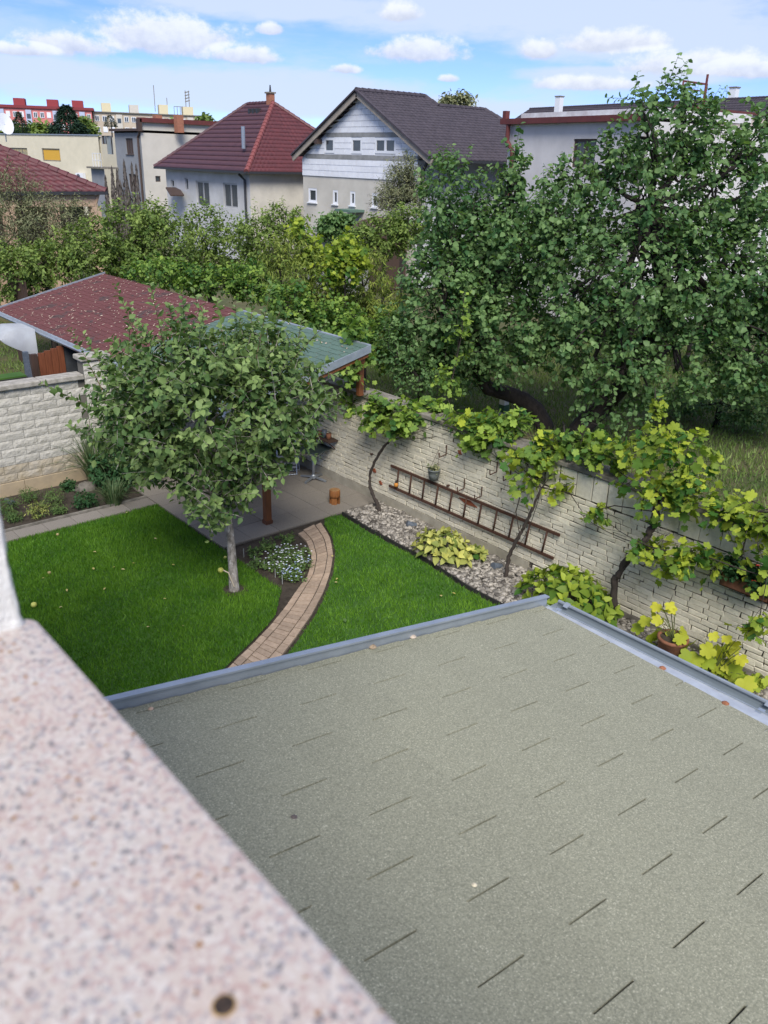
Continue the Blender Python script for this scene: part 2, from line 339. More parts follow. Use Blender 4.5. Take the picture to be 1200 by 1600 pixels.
for t0, t1 in ((0., .24), (.74, 1.)):
    s = rnd.uniform(0, .05)
    while s+.21 < arc[-1]: paver(s, s+.205, t0, t1); s += .207

# lawns
lawnL = [(1.2, 13.86), (6.33, 13.86), (6.31, 9.6)] + [tuple(p+(p-Rs[i])/np.linalg.norm(p-Rs[i])*.05) for i, p in list(enumerate(Ls))[118::6]] + [(2.2, 5.0), (1.2, 5.0)]
edgeG = [G(*q)[:2] for q in ((535, 803), (580, 830), (667, 877), (733, 920), (787, 948))]; edgeG = [tuple(e) for e in edgeG] + [(8.68, 6.2), (8.65, 4.5), (8.6, 2.5)]
lawnR = [(8.52, 11.42)] + [tuple(e-np.array([.05, 0])) for e in map(np.array, edgeG)] + [(3.5, 2.5)] + [tuple(p+(p-Ls[i])/np.linalg.norm(p-Ls[i])*.05) for i, p in reversed(list(enumerate(Rs))[6::6])]
sheet('tree_soil', [tuple(G(366, 921)[:2]+.22*np.array([math.cos(a), math.sin(a)])) for a in np.linspace(0, 6.283, 15)[:-1]], -.003, SOIL); sheet('left_lawn', lawnL, -.008, TURF); sheet('right_lawn', lawnR, -.008, TURF)
# patio of exposed aggregate slabs, with the strip along the bed
patio = sheet('patio', [(6.36, 11.42), (XW, 11.42), (XW, YW), (6.36, YW)], -.012, JOINT); ORG[patio.name] = np.zeros(3)
strip = sheet('slab_strip', [(1.2, 13.87), (6.35, 13.87), (6.35, 14.3), (1.2, 14.3)], -.0125, JOINT); ORG[strip.name] = np.zeros(3)
def slab(par, x0, x1, y0, y1):
    g = .004; MB().b2((x0+g, y0+g, -.05), (x1-g, y1-g, .014+rnd.uniform(-.002, .002))).build('slab', SLAB, par)
nx, ny = 6, 8
for i in range(nx):
    for j in range(ny):
        dx = (XW-6.37)/nx; dy = (YW-11.43)/ny; slab(patio, 6.37+i*dx, 6.37+(i+1)*dx, 11.43+j*dy, 11.43+(j+1)*dy)
for i in range(10): slab(strip, 1.25+i*.51, 1.25+(i+1)*.51, 13.88, 14.27)
kerb = MB(); kerb.b2((1.2, 14.28, -.05), (6.35, 14.325, .05)); struct(kerb.build('bed_edging', CONC))
# gravel strip along the wall
grav = sheet('gravel_bed', [tuple(e) for e in edgeG]+[(XW, 2.5), (XW, 11.42), (8.95, 11.42)], -.005, mat('gravel_base', (.09, .08, .07), (.14, .125, .105), scale=30, rough=.95, coords='World'))
ed = MB()
for a, b in zip(edgeG[:-1], edgeG[1:]): ed.bar((*a, .0), (*b, .0), .02, .09)
tag(ed.build('lawn_edging', BLACKPL), 'black plastic edging between the right lawn and the gravel', 'edging')
def inpoly(P, poly):
    x, y = P[:, 0], P[:, 1]; r = np.zeros(len(P), bool); n = len(poly)
    for i in range(n):
        (x0, y0), (x1, y1) = poly[i], poly[(i+1) % n]
        c = ((y0 > y) != (y1 > y)) & (x < (x1-x0)*(y-y0)/(y1-y0+1e-12)+x0); r ^= c
    return r
def scatter(poly, n):
    P = np.array(poly); lo, hi = P.min(0), P.max(0); q = rng.uniform(lo, hi, (n, 2)); return q[inpoly(q, poly)]
ico_v = None
def pebbles(name, poly, n, rmin, rmax, m, label, z=0.01):
    t = (1+5**.5)/2; iv = np.array([(-1, t, 0), (1, t, 0), (-1, -t, 0), (1, -t, 0), (0, -1, t), (0, 1, t), (0, -1, -t), (0, 1, -t), (t, 0, -1), (t, 0, 1), (-t, 0, -1), (-t, 0, 1)])/1.9
    fc = np.array([(0, 11, 5), (0, 5, 1), (0, 1, 7), (0, 7, 10), (0, 10, 11), (1, 5, 9), (5, 11, 4), (11, 10, 2), (10, 7, 6), (7, 1, 8), (3, 9, 4), (3, 4, 2), (3, 2, 6), (3, 6, 8), (3, 8, 9), (4, 9, 5), (2, 4, 11), (6, 2, 10), (8, 6, 7), (9, 8, 1)])
    q = scatter(poly, n); n = len(q); r = rmin+(rmax-rmin)*rng.random(n)**2.2
    S = np.stack([r*rng.uniform(.8, 1.5, n), r*rng.uniform(.7, 1.1, n), r*rng.uniform(.35, .7, n)], 1)
    a = rng.uniform(0, 6.28, n); ca, sa = np.cos(a), np.sin(a)
    V = (iv[None]*rng.uniform(.75, 1.2, (n, 12, 1)))*S[:, None, :]
    tl = rng.normal(0, .25, (n, 1)); V[:, :, 2] += V[:, :, 0]*tl
    X = V[:, :, 0]*ca[:, None]-V[:, :, 1]*sa[:, None]+q[:, :1]; Y = V[:, :, 0]*sa[:, None]+V[:, :, 1]*ca[:, None]+q[:, 1:]
    Z = V[:, :, 2]+(z+rng.uniform(0, .03, n))[:, None]
    W = np.stack([X, Y, Z], 2).reshape(-1, 3); F = (fc[None]+12*np.arange(n)[:, None, None]).reshape(-1, 3)
    o = piece(name, W, F, m, None, True, np.repeat(rng.random(n), 12)); return tag(o, label, 'gravel', kind='stuff')
PEB = mat('pebble', (1, 1, 1), (.7, .7, .7), scale=40, rough=.8, tint=((.07, .06, .05), (.50, .455, .39)), coords='World')
gp = [tuple(np.array(e)+np.array([.06, 0])) for e in edgeG]+[(XW-.03, 2.6), (XW-.03, 11.36), (9.0, 11.36)]
pebbles('gravel', gp, 15000, .018, .060, PEB, 'loose pale pebbles along the foot of the cream brick wall')
def grass(name, poly, n, h, w, m, label, par=None):
    q = scatter(poly, n); q = q[np.linalg.norm(q-G(366, 921)[:2], axis=1) > .13+.05*rng.random(len(q))]; n = len(q); a = rng.uniform(0, 6.28, n); hh = h*rng.uniform(.55, 1.15, n); ww = w*rng.uniform(.7, 1.3, n)
    bx, by = np.cos(a)*ww, np.sin(a)*ww; lean = rng.normal(0, .45, (n, 2))*hh[:, None]
    z0 = np.full(n, -.01); V = np.empty((n, 3, 3)); V[:, 0] = np.stack([q[:, 0]-bx, q[:, 1]-by, z0], 1); V[:, 1] = np.stack([q[:, 0]+bx, q[:, 1]+by, z0], 1)
    V[:, 2] = np.stack([q[:, 0]+lean[:, 0], q[:, 1]+lean[:, 1], hh], 1)
    pat = np.zeros(n)
    for _ in range(9): kx, ky = rng.normal(0, 2.6, 2); pat += np.sin(q[:, 0]*kx+q[:, 1]*ky+rng.uniform(0, 6.28))      # thin and lush patches
    t = np.repeat(np.clip(rng.normal(.42, .22, n)+pat*.075, 0, 1), 3); V[:, 2, 2] *= np.clip(1+pat*.06, .6, 1.4)
    return tag(piece(name, V.reshape(-1, 3), np.arange(n*3).reshape(-1, 3), m, None, False, t), label, 'grass', kind='stuff')
GRASS = mat('grass_blade', (1, 1, 1), (.55, .66, .5), scale=1.9, detail=7, lo=.3, hi=.72, tint=((.068, .195, .010), (.20, .37, .036)), trans=.25, rough=.55, coords='World', spec=.3)
vis = [(2.0, 13.87), (6.34, 13.87), (6.32, 9.6)]+lawnL[3:]
grass('lawn_grass', vis, 150000, .055, .0065, GRASS, 'mown deep green grass of the left lawn around the tree')
grass('lawn_grass', lawnR, 110000, .05, .0065, GRASS, 'mown deep green grass right of the curved path')
MGRASS = mat('meadow_blade', (1, 1, 1), (.8, .8, .7), scale=.8, tint=((.09, .17, .03), (.24, .31, .09)), trans=.25, rough=.6, coords='World')
grass('meadow_grass', [(10.3, 2), (26, 2), (30, 22), (10.3, 22)], 70000, .13, .014, MGRASS, 'rough weedy grass of the orchard behind the brick wall')
grass('meadow_grass', [(2, 17), (10, 17), (10, 40), (-2, 40)], 30000, .12, .015, MGRASS, 'grass of the neighbouring garden beyond the block wall')

# ================================================================ cream brick wall with ladder (along Y at XW)
bw = thing('brick_wall', (XW, 9, 0), 'long cream painted brick wall with a metal ladder hung on it', 'wall')
MB().b2((XW+.016, 1.0, -.05), (XW+.30, 17.6, 2.0)).build('wall_core', BRICKJ, bw)
MB().b2((XW-.012, 7.6, -.05), (XW+.011, 17.6, .19)).build('plinth', PLASTER_LOW, bw)
MB().b2((XW-.02, 1.0, -.05), (XW+.011, 7.6, .10)).build('plinth', CONC, bw)
bricks = []
zc = .195; row = 0; CH = .0815
while zc+CH < 2.0:
    y = 1.0 + (.14 if row % 2 else 0)+rnd.uniform(-.03, .03)
    while y < 17.5:
        L = .27*rnd.uniform(.78, 1.12); top = zc+CH
        tile = (zc > 1.58 and y < 7.4)
        if not tile: bricks.append((y, y+L, zc, top))
        y += L+.004
    zc += CH; row += 1
y = 1.0
while y < 7.4:
    L = .29*rnd.uniform(.9, 1.08); bricks.append((y, y+L, 1.60, 1.985)); y += L+.006
z = .10
while z < .19: bricks += [(yy, yy+.265, z, z+.075) for yy in np.arange(1.05, 7.4, .27)]; z += .08
def brick_v(b):
    y0, y1, z0, z1 = b; j = lambda s: rnd.gauss(0, s); pr = -.004+rnd.uniform(-.007, .006)
    zs = [z0+.005+j(.0045), z0+.005+j(.0045), z1-.005+j(.0045), z1-.005+j(.0045)]; ys = [y0+.005+j(.006), y1-.005+j(.006), y1-.005+j(.006), y0+.005+j(.006)]
    c = .006
    back = [(XW+.03, ys[i], zs[i]) for i in range(4)]; mid = [(XW+pr+c, ys[i], zs[i]) for i in range(4)]
    cy, cz = sum(ys)/4, sum(zs)/4
    fr = [(XW+pr+j(.002), ys[i]+c*(1 if ys[i] < cy else -1), zs[i]+c*.8*(1 if zs[i] < cz else -1)) for i in range(4)]
    return back+mid+fr, [(11, 10, 9, 8), (0, 4, 5, 1)[::-1], (1, 5, 6, 2)[::-1], (2, 6, 7, 3)[::-1], (3, 7, 4, 0)[::-1], (4, 8, 9, 5)[::-1], (5, 9, 10, 6)[::-1], (6, 10, 11, 7)[::-1], (7, 11, 8, 4)[::-1]]
inview = [b for b in bricks if b[0] > 3.7]; inview.sort(key=lambda b: (b[0]+b[1])/2)
solo = set(id(b) for b in inview[:300]); rest = MB()
for b in bricks:
    v, f = brick_v(b)
    if id(b) in solo: MB().add(v, f).build('brick', BRICK, bw)
    else: rest.add(v, f)
r_ = rest.build('brickwork', BRICK, bw); r_['kind'] = 'stuff'
y = 1.0
while y < 17.6:
    L = 1.0+rnd.uniform(-.03, .03); MB().b2((XW-.05, y+.006, 2.002), (XW+.37, y+L, 2.075+rnd.uniform(-.006, .006))).build('coping_slab', CONC, bw, bevel=.012); y += L
for py, pz, w in ((11.55, .62, .06), (11.62, 1.33, .055), (9.03, .78, .22), (11.35, .43, .05), (9.3, 1.62, .05)):
    MB().extrude([(XW-.02, py-w, pz-.03), (XW-.02, py+w*.3, pz-.045), (XW-.02, py+w, pz+.02), (XW-.02, py-w*.2, pz+.045)], (.03, 0, 0)).build('bare_patch', REDBRICK, bw)

ld = thing('ladder', (XW-.06, 9, .47), 'rusty dark metal ladder hung lengthwise on the cream brick wall', 'ladder')
a0, a1, c0, c1 = PX(611, 727.6, XW-.06), PX(874.5, 836.4, XW-.06), PX(608.2, 758.8, XW-.06), PX(864.6, 872.6, XW-.06)
for a, b in ((a0, a1), (c0, c1)): MB().bar(a, b, .03, .045).build('rail', RUST, ld)
for k in range(11):
    t = .055+k*.0885; p = a0*(1-t)+a1*t; q = c0*(1-t)+c1*t; MB().tube([p, q], .0165, 8).build('rung', RUST, ld, True)
MB().b2((XW-.06, 9.5, .93), (XW, 9.53, .955)).build('hook', RUST, ld); MB().b2((XW-.06, 11.6, .93), (XW, 11.63, .955)).build('hook', RUST, ld)

# bent steel hooks on the wall
def wall_hook(px, py, label):
    p = PX(px, py, XW-.02); r = thing('wall_hook', p, label, 'hook', 'bent steel hooks on the brick wall')
    MB().tube([p+(0, 0, .17), p, p+(-.16, 0, -.02), p+(-.17, 0, .06)], .011, 6).build('hook', RUST, r)
wall_hook(725, 763, 'bent steel hook just above the ladder, left of a pair'); wall_hook(752, 775, 'bent steel hook just above the ladder, right of a pair')
wall_hook(776, 737, 'bent steel hook high on the brick wall above the hook pair'); wall_hook(797, 746, 'bent steel hook high on the wall beside the thin vine')
wall_hook(697, 710, 'bent steel hook under the vine leaves beside the hanging pot')
# hanging pot
hp = PX(678, 741, XW-.16); r = thing('hanging_pot', hp, 'small grey pot hanging by wires above the ladder', 'plant pot')
MB().lathe([(0, -.10), (.075, -.10), (.10, .0), (.105, .07), (.115, .075), (.115, .095), (.095, .095), (.09, .06), (0, .06)], hp, 18).build('pot', mat('grey_pot', (.15, .165, .16), (.10, .11, .105), scale=12, rough=.7, coords='World'), r, True)
MB().tube([hp+(0, .1, .09), hp+(.1, .02, .42)], .004, 4).tube([hp+(0, -.1, .09), hp+(.1, .02, .42)], .004, 4).build('wire', RUST, r)
# orange ornament by the ladder end
op = PX(619, 757, XW-.1); r = thing('bird_ornament', op, 'tiny orange and black bird figure perched on the left ladder end', 'ornament')
MB().lathe([(0, -.05), (.03, -.045), (.042, -.01), (.036, .025), (.012, .04), (0, .042)], op, 12).build('body', mat('orange_paint', (.50, .20, .03), None, rough=.6), r, True)
MB().lathe([(0, .03), (.022, .035), (.026, .055), (.015, .075), (0, .078)], op, 12).build('head', BLACKPL, r, True)
# grey garden spot lights lying in the gravel
def spot_light(px, py, a, label):
    p = G(px, py, .05); r = thing('garden_spotlight', (p[0], p[1], 0), label, 'garden light', 'grey spotlights in the gravel')
    d = np.array([math.cos(a), math.sin(a), .25]); MB().tube([p-d*.09, p-d*.085, p+d*.05, p+d*.09], [.03, .05, .06, .065], 14).build('housing', GREYPL, r)
    MB().tube([(p[0], p[1], -.02), (p[0], p[1], .04)], .012, 8).build('spike', GREYPL, r)
spot_light(643, 820, 2.6, 'grey garden spotlight in the gravel left of the variegated bush'); spot_light(777, 885, 2.9, 'grey garden spotlight in the gravel at the thin vine trunk')
# flower box with geraniums on the wall
fb0, fb1 = PX(1138, 897, XW-.02), PX(1215, 925, XW-.02)
fbox = thing('flower_box', fb0, 'terracotta flower box of dark green geraniums fixed high on the brick wall', 'flower box')
def trough(m_, a, b, w, h, hgt):
    ya, yb = b[1], a[1]; z0 = min(a[2], b[2])-hgt*.5; t = .014
    m_.b2((XW-.03-w, ya, z0), (XW-.03, yb, z0+t)); m_.b2((XW-.03-w, ya, z0), (XW-.03-w+t, yb, z0+hgt)); m_.b2((XW-.03-t, ya, z0), (XW-.03, yb, z0+hgt))
    m_.b2((XW-.03-w, ya, z0), (XW-.03, ya+t, z0+hgt)); m_.b2((XW-.03-w, yb-t, z0), (XW-.03, yb, z0+hgt)); return z0
tm = MB(); FBZ = trough(tm, fb0, fb1, .2, .2, .17); tm.build('box', TERRA, fbox)
MB().b2((XW-.215, fb1[1]+.02, FBZ+.1), (XW-.045, fb0[1]-.02, FBZ+.14)).build('soil', SOIL, fbox)

# ================================================================ split block wall (along X at YW)
kw = thing('block_wall', (5, YW, 0), 'pale split face block wall with concrete coping on the left', 'wall')
PILX0, PILX1 = PY(131, 600, YW)[0], PY(171, 600, YW)[0]
MB().b2((1.2, YW+.012, -.05), (XW, YW+.22, 2.04)).build('wall_core', BLOCKJ, kw)
for i, x in enumerate(np.arange(1.2, 9.6, 1.72)): MB().b2((x+.003, YW-.035, -.04), (min(x+1.717, XW), YW+.011, .235)).build('plinth_slab', PLINTH, kw, bevel=.006)
def split_block_mesh(w, h, k):
    r_ = random.Random(k); nx_, nz_ = 7, 4; v = []; f = []
    for j in range(nz_):
        for i in range(nx_):
            e = (i in (0, nx_-1)) or (j in (0, nz_-1)); v.append((w*i/(nx_-1), .001 if e else -.003-r_.uniform(0, .011), h*j/(nz_-1)))
    for j in range(nz_-1):
        for i in range(nx_-1): a = j*nx_+i; f += [(a, a+1, a+nx_+1), (a, a+nx_+1, a+nx_)]
    me = bpy.data.meshes.new('split_block'); me.from_pydata(v, [], f); me.update(); return me
BLW, BLH = .465, .1645
bm_ = [split_block_mesh(BLW-.006, BLH-.005, k) for k in range(5)]; bt_ = [split_block_mesh(BLW-.006, BLH-.005, k+9) for k in range(3)]; half_ = [split_block_mesh(BLW/2-.008, BLH-.008, k+20) for k in range(2)]
for m_ in bm_+half_: m_.materials.append(BLOCK)
for m_ in bt_: m_.materials.append(BLOCKTAN)
x_ref = PY(6.5, 609.6, YW)[0]
for r_ in range(11):
    off = (r_ % 2)*BLW/2
    x = x_ref-off-BLW*8
    while x < 9.4:
        if x > 1.0 and not (PILX0-BLW*.3 < x < PILX1-.1): link('block', rnd.choice(bt_ if r_ < 2 else bm_), None, kw, np.array([x+.004, YW, .24+r_*BLH+.004])-ORG[kw.name])
        x += BLW
x = 1.2
while x < PILX0-.05:
    L = min(1.0, PILX0-x); MB().b2((x+.004, YW-.08, 2.05), (x+L-.004, YW+.28, 2.15)).build('coping_slab', mat('pale_coping', (.42, .39, .34), (.26, .24, .20), scale=9, rough=.95, bump=.8, bscale=50, coords='World'), kw, bevel=.018); x += L
MB().b2((PILX0+.012, YW-.048, 0), (PILX1-.012, YW+.25, 2.40)).build('pillar_core', BLOCKJ, kw)
pm_ = split_block_mesh(PILX1-PILX0-.006, BLH-.008, 40); pm_.materials.append(BLOCK)
for r_ in range(13): link('pillar_block', pm_, None, kw, np.array([PILX0+.003, YW-.062, .24+r_*BLH+.004])-ORG[kw.name])
MB().b2((PILX0-.05, YW-.11, 2.40), (PILX1+.05, YW+.3, 2.50)).build('pillar_cap', MATS['pale_coping'], kw, bevel=.025)
MB().b2((PILX1, YW+.002, 2.0), (XW, YW+.2, 2.1)).build('coping_slab', MATS['pale_coping'], kw)

# ================================================================ house: stucco wall, granite sill, veranda roof
hw = thing('house_wall', (.12, 1, 0), 'white roughcast stucco corner of the window reveal at the left edge', 'house wall')
SZ = H-.35; SX = .173; SY = .633
n_ = 26; vv = []; ff = []
def stucco_grid(p0, du, dv, nu, nv, nrm):
    b = len(vv)
    for j in range(nv+1):
        for i in range(nu+1):
            e = (i == 0 or i == nu); vv.append(tuple(np.array(p0)+np.array(du)*i/nu+np.array(dv)*j/nv+np.array(nrm)*(rnd.uniform(-.0014, .0014))))
    for j in range(nv):
        for i in range(nu): a = b+j*(nu+1)+i; ff.append((a, a+1, a+nu+2, a+nu+1))
RX = .160; RY = .617
stucco_grid((-.35, RY, SZ-.01), (RX+.35-.004, 0, 0), (0, 0, 1.7), 80, 170, (0, -1, 0))
b = len(vv); wob = np.convolve(rng.normal(0, .0022, 173), np.ones(3)/3, 'valid')
for j in range(171):
    z = SZ-.01+1.7*j/170
    for i in range(5):
        q = i/4*math.pi/2; jt = wob[j]+rnd.uniform(-.0006, .0006); vv.append((RX-.004+(.004+jt)*math.sin(q), RY+.004-(.004+jt*.5)*math.cos(q), z))
for j in range(170):
    for i in range(4): a = b+j*5+i; ff.append((a, a+1, a+6, a+5))
stucco_grid((RX, RY+.004, SZ-.01), (0, 2.2, 0), (0, 0, 1.7), 40, 60, (1, 0, 0))
MB().add(vv, ff).build('reveal_corner', GRAN_STUCCO, hw, True)
wl = MB(); wl.b2((-.32, -3.5, 0), (.12, 8.0, SZ-.032)); wl.b2((-.32, RY+.02, SZ-.032), (.122, 8.0, 7.6)); wl.build('wall', GRAN_STUCCO, hw)
sill = thing('window_sill', (SX, 0, SZ), 'pink and grey speckled granite window sill across the lower left', 'window sill')
prof = []                                                   # plan outline with a rounded far corner
rc = .016
out = [(-.30, -1.2), (SX, -1.2), (SX, SY-rc)] + [(SX-rc+rc*math.cos(a), SY-rc+rc*math.sin(a)) for a in np.linspace(0, math.pi/2, 7)[1:]] + [(-.30, SY)]
so = MB().prism(out, SZ-.03, SZ).build('slab', GRANITE, sill, bevel=.004)
hx, hy, _ = G(350, 1572, SZ)
MB().lathe([(0, .0006), (.0045, .0006), (.0050, .0008), (.0054, .0008), (.0058, .0002)], (hx, hy, SZ), 24).build('hole_rim', mat('rust_ring', (.42, .27, .12), (.30, .2, .1), scale=300, rough=.8, coords='World'), sill, True)
MB().lathe([(0, .0011), (.0032, .0012), (.0046, .0010), (.0048, .0004)], (hx, hy, SZ), 24).build('hole_plug', mat('dark_hole', (.012, .010, .009), (.05, .03, .02), scale=240, rough=.8, coords='World'), sill, True)

ver = thing('veranda_roof', (1.5, 1, 3.5), 'low green grey shingled veranda roof with zinc edging below the window', 'roof')
K = .55
def rsc(P): return CAM + (np.array(P)-CAM)*K
g0 = rsc(G(850, 946, 2.6)); v0 = rsc(PY(187, 1110, G(850, 946, 2.6)[1])); SLP = (v0[2]-g0[2])/(g0[0]-v0[0])
EX, EY, EZ = g0                                             # lower corner of the shingle field
def rz(x, dz=0.): return EZ+(EX-x)*SLP+dz
YB = -3.2; XB = .125
MB().add([(XB, YB, rz(XB, -.012)), (EX-.01, YB, rz(EX, -.010)), (EX-.01, EY, rz(EX, -.010)), (XB, EY, rz(XB, -.012)), (XB, YB, rz(XB, -.16)), (EX-.05, YB, rz(EX, -.14)), (EX-.05, EY, rz(EX, -.14)), (XB, EY, rz(XB, -.16))],
         [(0, 1, 2, 3), (7, 6, 5, 4), (0, 4, 5, 1), (1, 5, 6, 2), (2, 6, 7, 3), (3, 7, 4, 0)]).build('deck', FELT, ver)
vb = MB(); vb.b2((.12, YB+.2, 0), (EX-.35, EY-.3, EZ-.15)); vb.build('walls', GRAN_STUCCO, ver)
# shingle tabs: rows along Y, exposure along X, slots staggered
EXPO = .2965*K; TAB = .684*K; SL = .0058
ysl = (3.535-3.95)*K+EY                                     # a slot line in an even row
x_r = (1.56-5.379)*K+g0[0]                                  # upper end of an odd row
def mk_tab(w, expo, k, expo1=None):
    e_ = (expo, expo if expo1 is None else expo1)
    t = .0045; r_ = random.Random(k); dzr = SLP
    up = (0, 0); v = []
    # local: x down slope 0..expo (horizontal measure), y 0..w
    for x, z in ((0, 0.0006), (expo+.004, .0052)):
        for q, y in enumerate((SL/2, w-SL/2)): xx = x and e_[q]+.004; v.append((xx, y+r_.uniform(-.0012, .0012), -SLP*xx+z))
    for x, z in ((0, -.006), (expo+.004, -.006)):
        for q, y in enumerate((SL/2, w-SL/2)): xx = x and e_[q]+.004; v.append((xx, y, -SLP*xx+z))
    me = bpy.data.meshes.new('shingle'); me.from_pydata(v, [], [(0, 2, 3, 1), (2, 6, 7, 3), (0, 4, 6, 2), (1, 3, 7, 5), (4, 0, 1, 5)]); me.update(); me.materials.append(SHING); return me
def xedge(y): return EX-.024-.055*(EY-y)                    # the shingles were trimmed a little out of line
tabs = [mk_tab(TAB, EXPO, k) for k in range(4)]
nrow = int((x_r-XB)/EXPO)+1; r0 = -nrow
r_ = r0; n_sh = 0
while True:
    x = x_r+r_*EXPO
    if x > xedge(EY)-.01: break
    ys = ysl+(TAB/2 if (r_ % 2 == 0) else 0); y = ys-TAB*14
    while y < EY:
        y1 = min(y+TAB, EY-.002)
        if y > YB and x >= XB and y1-y > .02:
            ea_, eb_ = min(EXPO, xedge(y)-x), min(EXPO, xedge(y1)-x)
            if min(ea_, eb_) < .012: y += TAB; continue
            if min(ea_, eb_) < EXPO-.002 or y1-y < TAB-.002: me = mk_tab(y1-y, ea_, r_, eb_)
            else: me = rnd.choice(tabs)
            link('shingle', me, None, ver, np.array([x, y, rz(x)+.0006])-ORG[ver.name]); n_sh += 1
        y += TAB
    r_ += 1
# zinc verge upstand, eave flashing and half-round gutter
vt = [(XB, EY+.004, rz(XB, .0)), (EX-.005, EY+.004, rz(EX, .0))]
va = MB()
for (dy0, dy1, dz0, dz1) in ((.0, .012, -.03, .052), (-.012, .0, .044, .052), (.012, .016, -.12, .052)):
    x0, x1 = XB, EX+.02
    P = [(x0, EY+dy0, rz(x0, dz0)), (x1, EY+dy0, rz(x1, dz0)), (x1, EY+dy1, rz(x1, dz0)), (x0, EY+dy1, rz(x0, dz0)), (x0, EY+dy0, rz(x0, dz1)), (x1, EY+dy0, rz(x1, dz1)), (x1, EY+dy1, rz(x1, dz1)), (x0, EY+dy1, rz(x0, dz1))]
    va.add(P, [(3, 2, 1, 0), (4, 5, 6, 7), (0, 1, 5, 4), (1, 2, 6, 5), (2, 3, 7, 6), (3, 0, 4, 7)])
va.build('verge_flashing', ZINC, ver)
MB().add([(EX-.36, YB, rz(EX-.36, -.0025)), (EX+.02, YB, rz(EX+.02, -.0025)), (EX+.02, EY-.01, rz(EX+.02, -.0025)), (EX-.06, EY-.01, rz(EX-.06, -.0025)), (EX+.022, YB, rz(EX, -.05)), (EX+.022, EY-.01, rz(EX, -.05))],
         [(0, 1, 2, 3), (1, 4, 5, 2)]).build('eave_flashing', mat('zinc_flashing', (.50, .53, .56), (.40, .42, .45), scale=12, rough=.5, metal=.25, coords='World'), ver)
gx, gz, gr = EX+.064, EZ-.016, .046
gm = MB(); gi = MB(); na = 12; nl = 30; ya, yb = YB, EY-.005
for mm_, rr in ((gm, gr), (gi, gr-.003)):
    b = len(mm_.v); A = np.linspace(math.pi, 2*math.pi, na+1)
    for yy in (ya, yb):
        for a in A: mm_.v.append((gx+rr*math.cos(a), yy, gz+rr*math.sin(a)))
    for i in range(na):
        q = (b+i, b+i+1, b+na+2+i, b+na+1+i); mm_.f.append(q if mm_ is gm else q[::-1])
gm.tube([(gx+gr, ya, gz+.004), (gx+gr, yb, gz+.004)], .009, 8); gm.bar((gx-gr, ya, gz+.006), (gx-gr, yb, gz+.006), .004, .02)
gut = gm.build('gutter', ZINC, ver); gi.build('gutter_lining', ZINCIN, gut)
ce = MB(); ce.v += [(gx+gr*math.cos(a), yb+.001, gz+gr*math.sin(a)) for a in np.linspace(math.pi, 2*math.pi, na+1)]; ce.f.append(tuple(range(na+1))); ce.build('gutter_end', ZINC, gut)
for yy in (EY-.06, EY-.06-1.02, EY-.06-2.04):
    MB().bar((gx-gr-.02, yy, gz+.012), (gx-gr*.35, yy, gz+.006), .026, .004).bar((gx+gr*.5, yy, gz+.0), (gx+gr+.006, yy, gz+.014), .026, .006).build('bracket', ZINC, gut)
# small debris lying on the roof
def rp(px, py):
    d = ray(px, py); t = (EZ+EX*SLP-H)/(d[2]+SLP*d[0]); return CAM+d*t
for px, py, rr, c, lab in ((459, 1279, .008, (.16, .13, .12), 'small grey snail shell lying on the shingle roof'), (741, 1384, .006, (.7, .62, .45), 'cream pebble lying in a slot of the shingle roof'), (1133, 1101, .012, (.30, .12, .06), 'reddish dry leaf bit on the eave flashing'),
                          (1035, 1046, .012, (.36, .15, .08), 'reddish dry leaf bit halfway along the eave flashing'), (582, 1013, .013, (.40, .30, .2), 'curled tan leaf against the zinc verge'), (645, 997, .012, (.6, .5, .4), 'pale leaf bit against the zinc verge'), (236, 1109, .007, (.6, .42, .3), 'tan crumb by the verge near the sill')):
    p = rp(px, py)+np.array([0, 0, rr*.6]); o = MB().lathe([(0, -rr*.7), (rr*.8, -rr*.5), (rr*1.3, 0), (rr*.7, rr*.5), (0, rr*.7)], p, 9).build('debris', mat('debris_'+str(px), c, tuple(v*.6 for v in c), scale=120, rough=.9, coords='World')); tag(o, lab, 'debris')
# ================================================================ pergola (green roof, near) and shed (red roof, far): one long slope
REDSH = mat('red_shingle', (.145, .048, .045), (.10, .036, .035), scale=45, rough=.95, bump=.5, bscale=150, dist=.004, coords='World', rand=.09, speck=((.075, .045, .042), 1.3, .56))
GREENSH = mat('green_shingle', (.105, .165, .135), (.075, .125, .10), scale=45, rough=.95, bump=.5, bscale=150, dist=.004, coords='World', rand=.07)
PEX = 6.7; e0 = PX(354, 643, PEX); PY0, PEZ = e0[1], e0[2]
rd = PY(577, 541, PY0); PRX, PRZ = rd[0], rd[2]
PYF = PX(160, 408, PRX)[1]; PYM = YW+.05                          # far end; change of colour above the block wall
def pz(x, dz=0.): return PEZ+(PRZ-PEZ)*(x-PEX)/(PRX-PEX)+dz
PS = (PRZ-PEZ)/(PRX-PEX)
def slope_prism(m_, x0, x1, y0, y1, d0, d1):
    P = [(x, y, pz(x, d)) for d in (d0, d1) for x, y in ((x0, y0), (x1, y0), (x1, y1), (x0, y1))]
    return m_.add(P, [(3, 2, 1, 0), (4, 5, 6, 7), (0, 1, 5, 4), (1, 2, 6, 5), (2, 3, 7, 6), (3, 0, 4, 7)])
